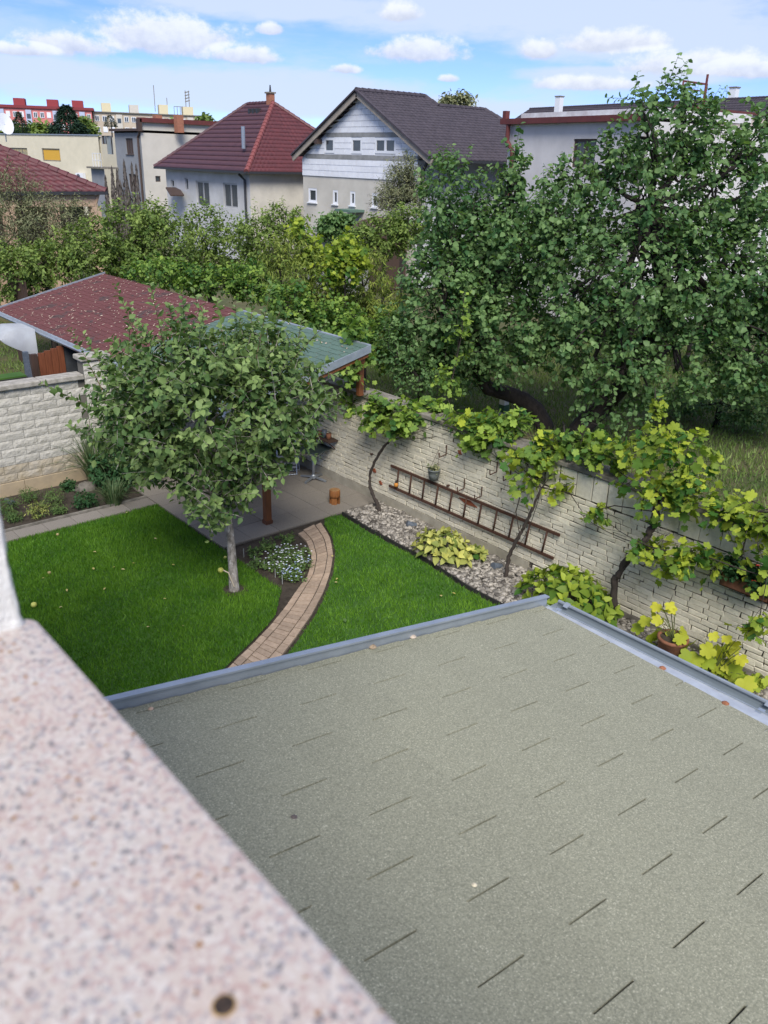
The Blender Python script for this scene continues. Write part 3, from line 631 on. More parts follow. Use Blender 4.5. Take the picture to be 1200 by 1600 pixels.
def shingle_field(par, y0, y1, m_, tabw, expo):
    n = int(math.ceil((PRX-PEX)/expo)); allt = []
    for r_ in range(n):
        xa = PEX+r_*expo; y = y0-(tabw/2 if r_ % 2 else 0)
        while y < y1:
            ya, yb = max(y, y0), min(y+tabw, y1); y += tabw
            if yb-ya > .03: allt.append((xa, min(xa+expo+.01, PRX), ya, yb))
    def tabv(t):
        xa, xb, ya, yb = t; g = .008; k = rnd.uniform(.0, .004); c = .035
        v = [(xa, ya+g+c, pz(xa, .012+k)), (xa, yb-g-c, pz(xa, .012+k)), (xa+c, yb-g, pz(xa+c, .011+k)), (xb, yb-g, pz(xb, .002)), (xb, ya+g, pz(xb, .002)), (xa+c, ya+g, pz(xa+c, .011+k))]
        return v+[(p[0], p[1], p[2]-.012-k) for p in v], [(0, 5, 4, 3, 2, 1)[::-1] if False else (0, 1, 2, 3, 4, 5)[::-1], (0, 1, 7, 6), (1, 2, 8, 7), (5, 0, 6, 11), (2, 3, 9, 8), (4, 5, 11, 10)]
    allt.sort(key=lambda t: (t[0]**2+t[2]**2)); rest = MB()
    for i, t in enumerate(allt):
        v, f = tabv(t)
        if i < 300: MB().add(v, f).build('shingle', m_, par)
        else: rest.add(v, f)
    if rest.v: o = rest.build('shingles', m_, par); o['kind'] = 'stuff'
perg = thing('pergola', (7.5, 12, 0), 'timber patio pergola with a green shingled roof beside the brick wall', 'pergola')
slope_prism(MB(), PEX+.02, PRX, PY0+.01, PYM, -.03, -.001).build('roof_deck', FELT, perg)
slope_prism(MB(), PEX+.04, PRX-.02, PY0+.03, PYM, -.055, -.031).build('soffit_boards', DARKWOOD, perg)
shingle_field(perg, PY0+.02, PYM, GREENSH, .33, .145)
slope_prism(MB(), PEX-.02, PRX+.03, PY0-.02, PY0+.005, -.12, .018).build('verge_flashing', ZINC, perg)
slope_prism(MB(), PEX+.1, PRX, PY0+.02, PY0+.09, -.20, -.055).build('barge_board', BROWNWOOD, perg)
slope_prism(MB(), PRX, PRX+.04, PY0, PYM, -.09, .02).build('ridge_flashing', ZINC, perg)
for yy in np.arange(PY0+.7, PYM, .8): slope_prism(MB(), PEX+.1, PRX-.03, yy, yy+.07, -.19, -.056).build('rafter', DARKWOOD, perg)
pb = G(421, 820)
def post(par, x, y, z1, w=.12):
    MB().b2((x-w/2, y-w/2, .0), (x+w/2, y+w/2, z1)).build('post', BROWNWOOD, par, bevel=.012); MB().b2((x-w/2-.012, y-w/2-.012, .0), (x+w/2+.012, y+w/2+.012, .085)).build('post_foot', mat('post_foot', (.16, .06, .03), (.1, .04, .02), scale=20, rough=.6, coords='World'), par, bevel=.006)
post(perg, pb[0], pb[1]+.06, pz(pb[0], -.30)); post(perg, pb[0], YW-.3, pz(pb[0], -.30))
MB().b2((pb[0]-.06, PY0+.1, pz(pb[0], -.30)), (pb[0]+.06, PYM, pz(pb[0], -.20))).build('beam', BROWNWOOD, perg)
for yy in (PY0+.12, 14.0): MB().b2((PRX-.12, yy, 2.08), (PRX-.02, yy+.1, pz(PRX-.1, -.2))).build('post', BROWNWOOD, perg)
MB().b2((PRX-.13, PY0+.1, pz(PRX, -.32)), (PRX-.01, PYM, pz(PRX, -.20))).build('beam', BROWNWOOD, perg)
def eave_gutter(par, y0, y1):
    A = np.linspace(math.pi, 2*math.pi, 11); r = .07; x0 = PEX-.075; z0 = PEZ-.02; m_ = MB(); n = len(A)
    for rr, fl in ((r, False), (r-.004, True)):
        b = len(m_.v)
        for yy in (y0, y1): m_.v += [(x0+rr*math.cos(a), yy, z0+rr*math.sin(a)) for a in A]
        for i in range(n-1): q = (b+i, b+i+1, b+n+i+1, b+n+i); m_.f.append(q[::-1] if fl else q)
    m_.tube([(x0-r, y0, z0), (x0-r, y1, z0)], .011, 8); m_.build('gutter', ZINC, par)
    MB().b2((PEX-.012, y0, PEZ-.13), (PEX+.012, y1, PEZ+.004)).build('fascia', mat('fascia_zinc', (.48, .52, .56), (.40, .44, .48), scale=5, rough=.5, metal=.3, coords='World'), par)
eave_gutter(perg, PY0, PYM)
shed = thing('neighbour_shed', (7.5, 19, 0), 'open shed with a long dull red shingled roof beyond the block wall', 'shed')
slope_prism(MB(), PEX+.02, PRX, PYM+.01, PYF, -.03, -.001).build('roof_deck', FELT, shed)
shingle_field(shed, PYM+.01, PYF-.03, REDSH, .30, .15)
slope_prism(MB(), PEX-.02, PRX+.03, PYF-.03, PYF+.02, -.10, .04).build('verge_flashing', ZINC, shed)
eave_gutter(shed, PYM+.012, PYF)
MB().b2((PRX-.1, YW+.3, 0), (PRX-.02, PYF-.1, pz(PRX-.1, -.06))).build('back_wall', DARKWOOD, shed)
SY1 = YW+2.6
b0, b1 = PY(63, 585, SY1)[0], PY(104, 585, SY1)[0]; zt = pz(b0, -.10)
nb = 4
for k in range(nb): MB().b2((b0+(b1-b0)*k/nb+.004, SY1-.02, .0), (b0+(b1-b0)*(k+1)/nb-.004, SY1+.02+.004*(k % 2), max(.4, pz(b0+(b1-b0)*k/nb, -.08)))).build('board', REDWOOD, shed)
MB().b2((b1, SY1, 0), (PRX-.1, SY1+.05, pz(b1, -.07))).build('side_wall', mat('dark_panel', (.05, .055, .06), (.03, .032, .036), scale=6, rough=.8, coords='World'), shed)
d0 = PY(52, 585, SY1)[0]; MB().b2((d0, SY1-.01, 0), (b0-.01, SY1+.1, pz(d0, -.06))).build('door_frame', DARKWOOD, shed)
gpst = PY(45, 590, YW+2.0)[0]; MB().b2((gpst-.05, YW+1.95, 0), (gpst+.05, YW+2.05, PEZ-.03)).build('post', GREYPL, shed)
MB().tube([(gpst+.1, YW+2.2, PEZ-.1), (gpst+.14, YW+2.2, 1.2)], .02, 8).build('downpipe', mat('white_pipe', (.7, .7, .7), None, rough=.5), shed)
# fallen pale leaves on the red roof and the green one
def litter(name, y0, y1, n, label, cols):
    x = rng.uniform(PEX, PRX, n); y = rng.uniform(y0, y1, n); z = pz(x, .022); a = rng.uniform(0, 6.28, n); s_ = rng.uniform(.008, .024, n)
    V = np.empty((n, 4, 3))
    for k in range(4):
        q = a+k*math.pi/2; l = s_*(1.5 if k % 2 else .8); V[:, k] = np.stack([x+np.cos(q)*l, y+np.sin(q)*l, z+np.cos(q)*l*PS+rng.uniform(0, .01, n)], 1)
    o = piece(name, V.reshape(-1, 3), np.arange(n*4).reshape(-1, 4), mat('litter', (1, 1, 1), None, tint=cols, rough=.9), None, False, np.repeat(rng.random(n), 4)); tag(o, label, 'fallen leaves', kind='stuff')
litter('fallen_leaves', PYM, PYF, 620, 'small pale fallen leaves scattered on the red shed roof', ((.42, .30, .22), (.62, .5, .38)))
litter('fallen_leaves', PY0, PYM, 160, 'small pale fallen leaves scattered on the green pergola roof', ((.4, .36, .25), (.6, .55, .42)))
# neighbour's covered lounger, trough, fence
wc = PY(22, 530, YW+4.2)
r = thing('covered_swing', (wc[0], wc[1], 0), 'white sheet covering a garden swing under the red roof', 'garden swing')
cv = MB(); nu = 12
for j, yy in enumerate((YW+3.9, YW+4.8)):
    for i in range(nu+1):
        t = i/nu; x = wc[0]-.38+.78*t; z = wc[2]+.06+.24*math.sin(min(1, t*2.2)*math.pi/2)-.06*t; cv.v.append((x, yy, z))
for i in range(nu): cv.f.append((i, i+1, nu+2+i, nu+1+i))
cv.v += [(v[0], v[1], wc[2]+.05-.46*(i/nu)**.8) for i, v in enumerate(cv.v[:nu+1])]
for i in range(nu): cv.f.append((i+1, i, 2*(nu+1)+i, 2*(nu+1)+i+1))
cv.build('cover', mat('white_sheet', (.36, .38, .40), (.30, .31, .33), scale=3, rough=.6, coords='World'), r, True)
MB().tube([(wc[0]+.5, YW+3.5, 1.3), (wc[0]+.2, YW+3.3, 0)], .025, 8).tube([(wc[0]+.2, YW+3.5, 1.0), (wc[0]+.62, YW+3.3, 0)], .025, 8).tube([(wc[0]-.5, YW+3.6, 1.3), (wc[0]-.6, YW+3.6, 0)], .025, 8).build('frame', ALU, r)
t0 = PY(16, 590, YW+1.1); r = thing('planter_trough', (t0[0], t0[1], 0), 'long black planter trough behind the block wall coping', 'planter')
MB().b2((t0[0]-.9, YW+.9, t0[2]-.55), (t0[0]+.28, YW+1.3, t0[2]+.02)).build('trough', BLACKPL, r); MB().b2((t0[0]-.88, YW+.92, t0[2]+.02), (t0[0]+.26, YW+1.28, t0[2]+.05)).build('soil', TURF, r)
MB().tube([(t0[0]-.6, YW+1.1, 0), (t0[0]-.6, YW+1.1, t0[2]-.5)], .03, 8).tube([(t0[0]+.1, YW+1.1, 0), (t0[0]+.1, YW+1.1, t0[2]-.5)], .03, 8).build('stand', DARKMETAL, r)
A_, B_ = PD(12, 440, 26), PD(42, 455, 25); r = thing('board_fence', (A_[0], A_[1], 0), 'short dark brown board fence beyond the red shed roof', 'fence')
for k in range(6):
    p = A_+(B_-A_)*(k+.5)/6; MB().box((p[0], p[1], (A_[2]+.25)/2), (np.linalg.norm((B_-A_)[:2])/6-.012, .025, A_[2]+.25-k*.04), math.atan2(B_[1]-A_[1], B_[0]-A_[0])).build('board', DARKWOOD, r)

# ================================================================ patio furniture
tb = G(490, 750); TH = .70
tbl = thing('bistro_table', (tb[0], tb[1], 0), 'aluminium bistro table with cross foot and dark top by the brick wall', 'table')
MB().tube([(tb[0], tb[1], .03), (tb[0], tb[1], TH-.03)], [.032, .028], 14).build('column', ALU, tbl, True)
ft = MB()
for k in range(4):
    a = .35+k*math.pi/2; c_, s_ = math.cos(a), math.sin(a); w = .03
    P = [(0, 0, .10), (.30*c_, .30*s_, .03)]
    ft.bar((tb[0], tb[1], .085), (tb[0]+.31*c_, tb[1]+.31*s_, .035), .045, .03)
ft.lathe([(0, .03), (.05, .04), (.05, .11), (.035, .13)], (tb[0], tb[1], 0), 12); ft.build('cross_foot', ALU, tbl)
MB().box((tb[0], tb[1], TH), (.62, .62, .03), .35).build('table_top', DARKMETAL, tbl, bevel=.01)
pp = np.array([tb[0]+.02, tb[1]+.05, TH+.015]); pot_t = thing('table_pot', pp, 'small dark pot with a leafy plant on the bistro table', 'plant pot')
MB().lathe([(0, 0), (.06, 0), (.085, .11), (.09, .12), (.08, .12), (.07, .09), (0, .09)], pp, 14).build('pot', DARKMETAL, pot_t, True)
def folded_chair(x, y, a, label):
    r = thing('folding_chair', (x, y, 0), label, 'chair', 'folded metal chairs behind the bistro table'); c_, s_ = math.cos(a), math.sin(a)
    def P(u, v, z): return (x+u*c_-v*s_, y+u*s_+v*c_, z)
    for sgn in (-1, 1):
        MB().tube([P(.2*sgn, -.12, .02), P(.2*sgn, .06, .78), P(.16*sgn, .09, .86)], .012, 8).build('side_tube', ALU, r); MB().tube([P(.17*sgn, .1, .02), P(.17*sgn, -.02, .62)], .012, 8).build('leg', ALU, r)
    MB().tube([P(-.2, -.12, .03), P(.2, -.12, .03)], .011, 8).build('foot_tube', ALU, r); MB().tube([P(-.16, .09, .86), P(.16, .09, .86)], .012, 8).build('top_tube', ALU, r)
    for k in range(6): z = .18+k*.075; MB().bar(P(-.19, -.085+k*.017, z), P(.19, -.085+k*.017, z), .012, .045).build('slat', ALU, r)
ck = G(462, 745); folded_chair(ck[0]-.05, ck[1]+.25, -.5, 'folded grey metal chair leaning left of the bistro table'); folded_chair(ck[0]+.12, ck[1]+.42, -.4, 'second folded metal chair leaning behind the bistro table')
sp_ = G(523, 787); st = thing('log_stool', (sp_[0], sp_[1], 0), 'short orange brown log stool with notched foot on the patio', 'stool')
sm = MB(); n = 18; LOGW = mat('log_wood', (.33, .13, .035), (.20, .075, .022), scale=8, rough=.6, bump=.4, bscale=25, coords='World', stretch=(5, 5, .6))
for k in range(4):                                         # four sturdy legs left by the notches
    a0_ = k*math.pi/2+.25; seg = np.linspace(a0_, a0_+math.pi/2-.5, 5)
    sm.prism([(sp_[0]+.105*math.cos(a), sp_[1]+.105*math.sin(a)) for a in seg]+[(sp_[0]+.03*math.cos(a), sp_[1]+.03*math.sin(a)) for a in seg[::-1]], .0, .14)
sm.build('legs', LOGW, st)
MB().lathe([(0, .138), (.105, .138), (.108, .2), (.104, .285), (.1, .295)], (sp_[0], sp_[1], 0), n).build('trunk_section', LOGW, st, True)
MB().lathe([(.101, .294), (.07, .297), (.03, .297), (0, .297)], (sp_[0], sp_[1], 0), n).build('seat', mat('cut_wood', (.36, .20, .08), (.26, .13, .05), scale=18, rough=.7, coords='World'), st, True)
sh = PX(508, 684, XW-.12); shf = thing('wall_shelf', sh, 'small dark shelf of pots on the brick wall under the pergola', 'shelf')
MB().b2((XW-.26, sh[1]-.3, sh[2]-.02), (XW-.02, sh[1]+.3, sh[2]+.01)).build('board', DARKWOOD, shf)
for d_ in (-.2, .2): MB().bar((XW-.02, sh[1]+d_, sh[2]-.2), (XW-.22, sh[1]+d_, sh[2]-.02), .02, .02).build('bracket', RUST, shf)
for d_, hh in ((-.15, .12), (.0, .16), (.15, .1)): MB().lathe([(0, 0), (.045, 0), (.055, hh), (0, hh)], (XW-.14, sh[1]+d_, sh[2]+.01), 10).build('jar', rnd.choice([TERRA, DARKMETAL, GREYPL]), shf, True)
# things in the left bed
p = G(13, 783, .04); r = thing('drain_pipe', p, 'grey and white plastic drain pipe end at the block wall foot', 'pipe')
MB().tube([p+(-.9, .22, .0), p+(-.25, .1, .0)], .05, 12).build('pipe', mat('white_pipe', (.7, .7, .7), None, rough=.5), r, True); MB().tube([p+(-.05, -.02, .03), p+(.04, -.2, .0)], .055, 12).build('elbow', GREYPL, r, True)
def boulder(px, py, s_, label):
    p = G(px, py); q = MB(); r_ = random.Random(px); prof = []
    import mathutils
    for j in range(7):
        for i in range(12):
            a = i/12*6.283; t = j/6*math.pi/2; k = 1+.22*mathutils.noise.noise(Vector((math.cos(a)*2+px, math.sin(a)*2, t*2)))
            q.v.append((p[0]+s_*k*math.cos(a)*math.cos(t), p[1]+s_*.8*k*math.sin(a)*math.cos(t), s_*.85*k*math.sin(t)-.03))
    for j in range(6):
        for i in range(12): q.f.append((j*12+i, j*12+(i+1) % 12, (j+1)*12+(i+1) % 12, (j+1)*12+i))
    tag(q.build('boulder', STONE, None, True), label, 'stone', 'stones in the left bed')
boulder(136, 762, .19, 'larger grey boulder in the left bed beside the ornamental grass'); boulder(121, 763, .12, 'smaller grey stone left of the boulder in the bed')
# ================================================================ foliage tools
def unit(a): return a/(np.linalg.norm(a, axis=-1, keepdims=True)+1e-9)
SHAPES = {
 'oval': (np.array([(0, 0, 0), (-.30, .34, .07), (0, .5, -.01), (.30, .34, .07), (-.22, .72, .03), (.22, .72, .03), (0, 1, -.13)]), np.array([(0, 2, 1), (0, 3, 2), (1, 2, 4), (2, 3, 5), (4, 2, 6), (2, 5, 6)])),
 'round': (np.array([(0, 0, 0), (-.40, .36, .06), (0, .5, -.02), (.40, .36, .06), (-.27, .75, .02), (.27, .75, .02), (0, 1, -.15)]), np.array([(0, 2, 1), (0, 3, 2), (1, 2, 4), (2, 3, 5), (4, 2, 6), (2, 5, 6)])),
 'narrow': (np.array([(0, 0, 0), (-.13, .4, .02), (0, .5, -.06), (.13, .4, .02), (0, 1, -.30)]), np.array([(0, 2, 1), (0, 3, 2), (1, 2, 4), (2, 3, 4)])),
 'small': (np.array([(0, 0, 0), (-.34, .5, .05), (.34, .5, .05), (0, 1, -.05)]), np.array([(0, 2, 1), (1, 2, 3)])),
}
def vine_shape():
    half = [(12, .86), (20, .88), (29, .64), (40, .84), (55, .95), (66, .80), (72, .83), (82, .60), (95, .74), (110, .80), (126, .68), (140, .66), (160, .5)]; ang = [(-a, r) for a, r in half[::-1]]+[(0, 1.)]+half
    v = [(0, .42, -.06)]+[(.52*r*math.sin(math.radians(a))*1.12, .42+.58*r*math.cos(math.radians(a)), .05*math.cos(math.radians(a*3))-.05*r) for a, r in ang]+[(0, .22, 0)]
    n = len(v); return np.array(v), np.array([(0, i+1, i) for i in range(1, n-1)]+[(0, 1, n-1)])
SHAPES['vine'] = vine_shape()
def frames(ax, nr):
    y = unit(ax); z = unit(nr-y*(nr*y).sum(-1, keepdims=True)); x = np.cross(y, z); return np.stack([x, y, z], -1)     # columns
def leaf_mesh_arrays(pos, Mx, size, shape):
    sv, sf = SHAPES[shape]; n = len(pos); V = np.einsum('nij,kj->nki', Mx, sv)*size[:, None, None]+pos[:, None, :]
    return V.reshape(-1, 3), (sf[None]+len(sv)*np.arange(n)[:, None, None]).reshape(-1, 3), len(sv)
SOLO = {}
def solo_mesh(shape, m_, t):
    k = (shape, m_.name, t)
    if k not in SOLO:
        sv, sf = SHAPES[shape]; me = np_mesh('leaf', sv, sf, True, np.full(len(sv), t)); me.materials.append(m_); SOLO[k] = me
    return SOLO[k]
def place_leaves(root, pos, ax, nr, size, tint, shape, m_, solo=0, name='crown'):
    Mx = frames(ax, nr); order = np.argsort(((pos-CAM)**2).sum(1))
    if solo and len(pos) > solo:
        take = order[:solo*3]; take = take[rng.permutation(len(take))[:solo]]
    else: take = order[:solo] if solo else order[:0]
    org = ORG[root.name]; mask = np.ones(len(pos), bool); mask[take] = False
    for i in take:
        o = link('leaf', solo_mesh(shape, m_, round(float(np.clip(tint[i], 0, 1))*9)/9), None, root); R_ = Mx[i]*size[i]; p = pos[i]-org
        o.matrix_local = Matrix(((R_[0, 0], R_[0, 1], R_[0, 2], p[0]), (R_[1, 0], R_[1, 1], R_[1, 2], p[1]), (R_[2, 0], R_[2, 1], R_[2, 2], p[2]), (0, 0, 0, 1)))
    if mask.any():
        V, F, k = leaf_mesh_arrays(pos[mask], Mx[mask], size[mask], shape); o = piece(name, V, F, m_, root, True, np.repeat(np.clip(tint[mask], 0, 1), k)); o['kind'] = 'stuff'; return o
def lobe(px, py, d, rx, ry, rd=None):
    k = d/FPX; rx, ry = rx*k, ry*k*1.03; return PD(px, py, d), np.array([rx, rd if rd else (rx+ry)*.5, ry])
def make_shoots(lobes, n, L, up=.6, out=.8, rand=.5, inner=.35):
    C_ = np.array([l[0] for l in lobes]); R_ = np.array([l[1] for l in lobes]); w = (R_.prod(1))**.72; idx = rng.choice(len(lobes), n, p=w/w.sum())
    u = unit(rng.normal(size=(n, 3))); r = inner+(1-inner)*rng.random(n)**.55
    loc = u*r[:, None]*R_[idx]; rv = np.stack([math.cos(YAW)*loc[:, 0]+math.sin(YAW)*loc[:, 1], -math.sin(YAW)*loc[:, 0]+math.cos(YAW)*loc[:, 1], loc[:, 2]], 1)
    S = C_[idx]+rv; D = unit(unit(rv)*out+np.array([0, 0, up])+rng.normal(0, rand, (n, 3))); ln = L*rng.uniform(.5, 1.25, n)
    return S-D*ln[:, None]*.45, D, ln, idx
def shoot_leaves(S, D, ln, per, size, droop=.35, sag=.12, tvar=.2, tb=.45, flat=.55):
    n = len(S); t = (np.arange(per)+.6)/per; pos = S[:, None]+D[:, None]*(ln[:, None]*t)[..., None]; pos = pos.copy(); pos[..., 2] -= sag*ln[:, None]*t**2
    a = np.cross(D, rng.normal(size=(n, 3))); a = unit(a); b = np.cross(D, a); ph = np.arange(per)*2.4
    perp = a[:, None]*np.cos(ph)[None, :, None]+b[:, None]*np.sin(ph)[None, :, None]
    ax = perp+D[:, None]*.55+rng.normal(0, .25, (n, per, 3)); ax[..., 2] -= droop
    nr = np.array([0, 0, 1.])*flat+D[:, None]*.5+rng.normal(0, .45, (n, per, 3))
    sz = size*rng.uniform(.5, 1.22, (n, per))*(1-.35*np.maximum(0, t-.75)/.25)
    ti = np.clip(tb+rng.normal(0, tvar, (n, 1))+rng.normal(0, tvar*.8, (n, per))+.22*np.maximum(0, t-.7)/.3, 0, 1)
    return pos.reshape(-1, 3), ax.reshape(-1, 3), nr.reshape(-1, 3), sz.ravel(), ti.ravel()
def curve(a, b, bow, n=6):
    a, b = np.array(a, float), np.array(b, float); t = np.linspace(0, 1, n)[:, None]; m_ = np.array(bow, float); return list(a*(1-t)+b*t+m_*4*t*(1-t))
def twigs(m_, S, D, ln, r, sag=.12, n=4):
    for i in range(len(S)):
        p = [S[i]+D[i]*ln[i]*q-np.array([0, 0, sag*ln[i]*q*q]) for q in np.linspace(0, .97, n)]; m_.tube(p, [r*(1-.7*q) for q in np.linspace(0, 1, n)], 3, False)
def tree(name, label, cat, base, trunk, rad, lobes, n, L, per, size, shape, leafm, bark=None, up=.6, out=.8, rand=.5, droop=.35, sag=.12, solo=0, group=None, fork=-1, limb=.06, twr=.006, extra=None, inner=.35, tb=.45, tvar=.2, subs=7, flat=.55, twig_keep=1.):
    bark = bark or BARK; base = np.array(base, float); r = thing(name, base, label, cat, group)
    S, D, ln, idx = make_shoots(lobes, n, L, up, out, rand, inner)
    if extra is not None:
        S = np.vstack([S, extra[0]]); D = np.vstack([D, extra[1]]); ln = np.concatenate([ln, extra[2]]); idx = np.concatenate([idx, np.full(len(extra[2]), -1)])
    if trunk:
        tk = MB(); tk.tube(trunk, rad, 10); fk = np.array(trunk[fork]); bm = MB()
        for i, (c, q) in enumerate(lobes):
            e = c-np.array([0, 0, q[2]*.25]); pth = curve(fk, e, (rng.normal(0, .08), rng.normal(0, .08), -.06*np.linalg.norm(e-fk))); rr = limb*(.7+.6*rng.random())
            bm.tube(pth, [rr*(1-.12*k) for k in range(len(pth))], 7)
            sel = np.where(idx == i)[0]
            if len(sel):
                for k in rng.choice(sel, min(subs, len(sel)), replace=False): bm.tube(curve(pth[3+int(rng.integers(0, 3))], S[k]+D[k]*ln[k]*.2, rng.normal(0, .08, 3), 4), [rr*.42, rr*.33, rr*.24, twr*1.3], 5)
        tk.build('trunk', bark, r, True); bm.build('branches', bark, r, True)
    tw = MB(); keep = rng.random(len(S)) < twig_keep
    if keep.any(): twigs(tw, S[keep], D[keep], ln[keep], twr, sag); tw.build('twigs', bark if trunk else MATS.get('green_stem', bark), r)['kind'] = 'stuff'
    place_leaves(r, *shoot_leaves(S, D, ln, per, size, droop, sag, tvar, tb, flat), shape, leafm, solo); return r
mat('green_stem', (.12, .14, .05), (.08, .09, .03), scale=20, rough=.8, coords='World')

LEAF_LAWN = leafmat('lawn_tree_leaf', (.062, .128, .040), (.25, .34, .115), .25, .45)
LEAF_BIG = leafmat('pear_leaf', (.056, .135, .046), (.21, .32, .115), .34, .42)
LEAF_MID = leafmat('orchard_leaf', (.075, .135, .03), (.26, .34, .085), .3, .5)
LEAF_OLIVE = leafmat('olive_leaf', (.10, .125, .06), (.30, .30, .16), .2, .6)
LEAF_PEACH = leafmat('peach_leaf', (.09, .15, .028), (.32, .37, .075), .3, .5)
LEAF_VINE = leafmat('vine_leaf', (.06, .155, .03), (.44, .50, .055), .36, .5)
LEAF_VINE_D = leafmat('vine_leaf_deep', (.055, .14, .035), (.32, .44, .075), .35, .5)
LEAF_GOLD = leafmat('golden_leaf', (.05, .12, .02), (.58, .56, .16), .25, .45)
LEAF_HERB = leafmat('herb_leaf', (.045, .10, .03), (.16, .24, .07), .25, .6)
LEAF_YEL = leafmat('yellow_vine', (.20, .30, .03), (.60, .58, .06), .4, .5)
TRUNKW = mat('mottled_bark', (.40, .36, .32), (.14, .12, .10), scale=18, rough=.9, bump=.7, bscale=40, coords='World', stretch=(1, 1, .5), speck=((.52, .49, .45), 22, .58))

# ---------------------------------------------------------------- the lawn tree
tb_ = G(366, 921); d0 = tb_.dot(_FH)
tr = [tb_+(0, 0, -.05), tb_+(0, 0, .03), PD(364, 890, d0), PD(361, 850, d0), PD(357, 815, d0), PD(355, 785, d0), PD(352, 760, d0)]
lb = [lobe(310, 640, d0, 170, 118), lobe(222, 642, d0, 72, 84, .9), lobe(435, 625, d0, 82, 100, .9), lobe(335, 760, d0-.3, 75, 55, .8), lobe(300, 565, d0, 140, 62), lobe(400, 556, d0+.3, 95, 52), lobe(418, 715, d0-.2, 46, 46, .5), lobe(255, 718, d0-.1, 55, 42, .6)]
ex = [((225, 560), (180, 440)), ((260, 560), (232, 430)), ((280, 540), (262, 470)), ((330, 560), (300, 440)), ((350, 540), (338, 462)), ((400, 560), (425, 440)), ((420, 560), (438, 480)), ((450, 570), (512, 500)), ((160, 610), (108, 508)), ((150, 640), (62, 596)), ((200, 570), (205, 470)),
      ((370, 560), (368, 470)), ((310, 550), (318, 480)), ((180, 600), (150, 545)), ((470, 590), (520, 560)), ((455, 640), (530, 620)), ((150, 690), (105, 660)), ((170, 590), (130, 520)), ((390, 540), (395, 455)), ((290, 545), (285, 455)), ((240, 540), (215, 500)), ((460, 560), (475, 480))]
E0 = np.array([PD(*a, d0+rnd.uniform(-.7, .7)) for a, b in ex]); E1 = np.array([PD(*b, d0+rnd.uniform(-.6, .6)) for a, b in ex]); el_ = np.linalg.norm(E1-E0, axis=1)
lawn_tree = tree('lawn_tree', 'leafy grey green fruit tree with pale mottled trunk on the left lawn', 'tree', tb_, tr, [.10, .082, .07, .064, .06, .062, .05], lb, 1050, .52, 12, .128, 'oval', LEAF_LAWN, TRUNKW,
     up=.45, out=.7, solo=300, limb=.032, twr=.005, fork=-2, subs=6, droop=.3, tb=.42)
rr_ = lawn_tree; pa = shoot_leaves(E0, unit(E1-E0), el_, 30, .115, .05, .02, .15, .55); place_leaves(rr_, *pa, 'oval', LEAF_LAWN, 0, 'upright_shoot_leaves')
tw = MB(); twigs(tw, E0, unit(E1-E0), el_, .008, .02, 5); tw.build('upright_shoots', mat('young_twig', (.16, .10, .06), (.10, .07, .04), scale=20, rough=.8, coords='World'), rr_)
def fruit(px, py, label, m_, rr=.032):
    p = G(px, py, rr); o = MB().lathe([(.0, -rr), (rr*.7, -rr*.72), (rr, 0), (rr*.8, rr*.6), (rr*.35, rr*.86), (0, rr*.7)], p, 12).build('fallen_fruit', m_, None, True); tag(o, label, 'fruit', 'fallen fruit and leaves on the lawn')
YF = mat('yellow_fruit', (.62, .60, .14), (.50, .5, .10), scale=12, rough=.5, coords='World'); TF = mat('tan_fruit', (.42, .33, .16), (.34, .25, .1), scale=12, rough=.6, coords='World')
fruit(53, 945, 'yellow green fruit fallen on the lawn nearest the sill', YF, .045); fruit(345, 891, 'pale fruit on a sprig at the foot of the lawn tree', YF, .05); fruit(352, 871, 'small yellow fruit fallen left of the tree trunk', YF, .03)
fruit(77, 895, 'brownish yellow fruit fallen on the left lawn', TF, .03); fruit(90, 835, 'orange fallen leaf near the slab strip', TF, .026)
sg = MB(); sg.tube([PD(349, 891, d0-.1), PD(357, 895, d0-.1), PD(361, 905, d0-.1), PD(366, 917, d0-.1)], .010, 6); sg.build('bark_shoot', mat('pale_shoot', (.5, .42, .3), None, rough=.8), lawn_tree)
# loose fallen leaves on the lawns, one by one
FL = leafmat('fallen_leaf', (.45, .40, .10), (.60, .48, .24), .2, .7)
fall = [(245, 842, 'lawn'), (180, 885, 'x'), (210, 880, 'x'), (268, 882, 'x'), (165, 918, 'x'), (195, 890, 'x'), (285, 978, 'x'), (230, 980, 'x'), (200, 800, 'x'), (70, 903, 'x'), (147, 890, 'x'), (92, 949, 'x'), (145, 862, 'x'), (520, 870, 'x'), (528, 903, 'x'), (527, 910, 'x'), (540, 972, 'g'), (727, 960, 'x'), (712, 928, 'x'), (690, 932, 'x'), (255, 935, 'x'), (104, 920, 'x')]
for i, (px, py, k) in enumerate(fall):
    p = G(px, py, .05); a = rnd.uniform(0, 6.28); s_ = rnd.uniform(.04, .07)*(1.7 if k == 'g' else 1)
    o = link('fallen_leaf', solo_mesh('oval', LEAF_LAWN if k == 'g' else FL, round(rnd.random()*9)/9), None, None)
    o.matrix_world = Matrix.Translation(Vector([float(v) for v in p])) @ Matrix.Rotation(a, 4, 'Z') @ Matrix.Rotation(rnd.uniform(-.4, .4), 4, 'X') @ Matrix.Scale(s_, 4)
    tag(o, 'grey green leaf fallen on the right lawn beside the path' if k == 'g' else 'small yellowed leaf fallen on the mown lawn', 'leaf', 'loose leaves on the lawns')

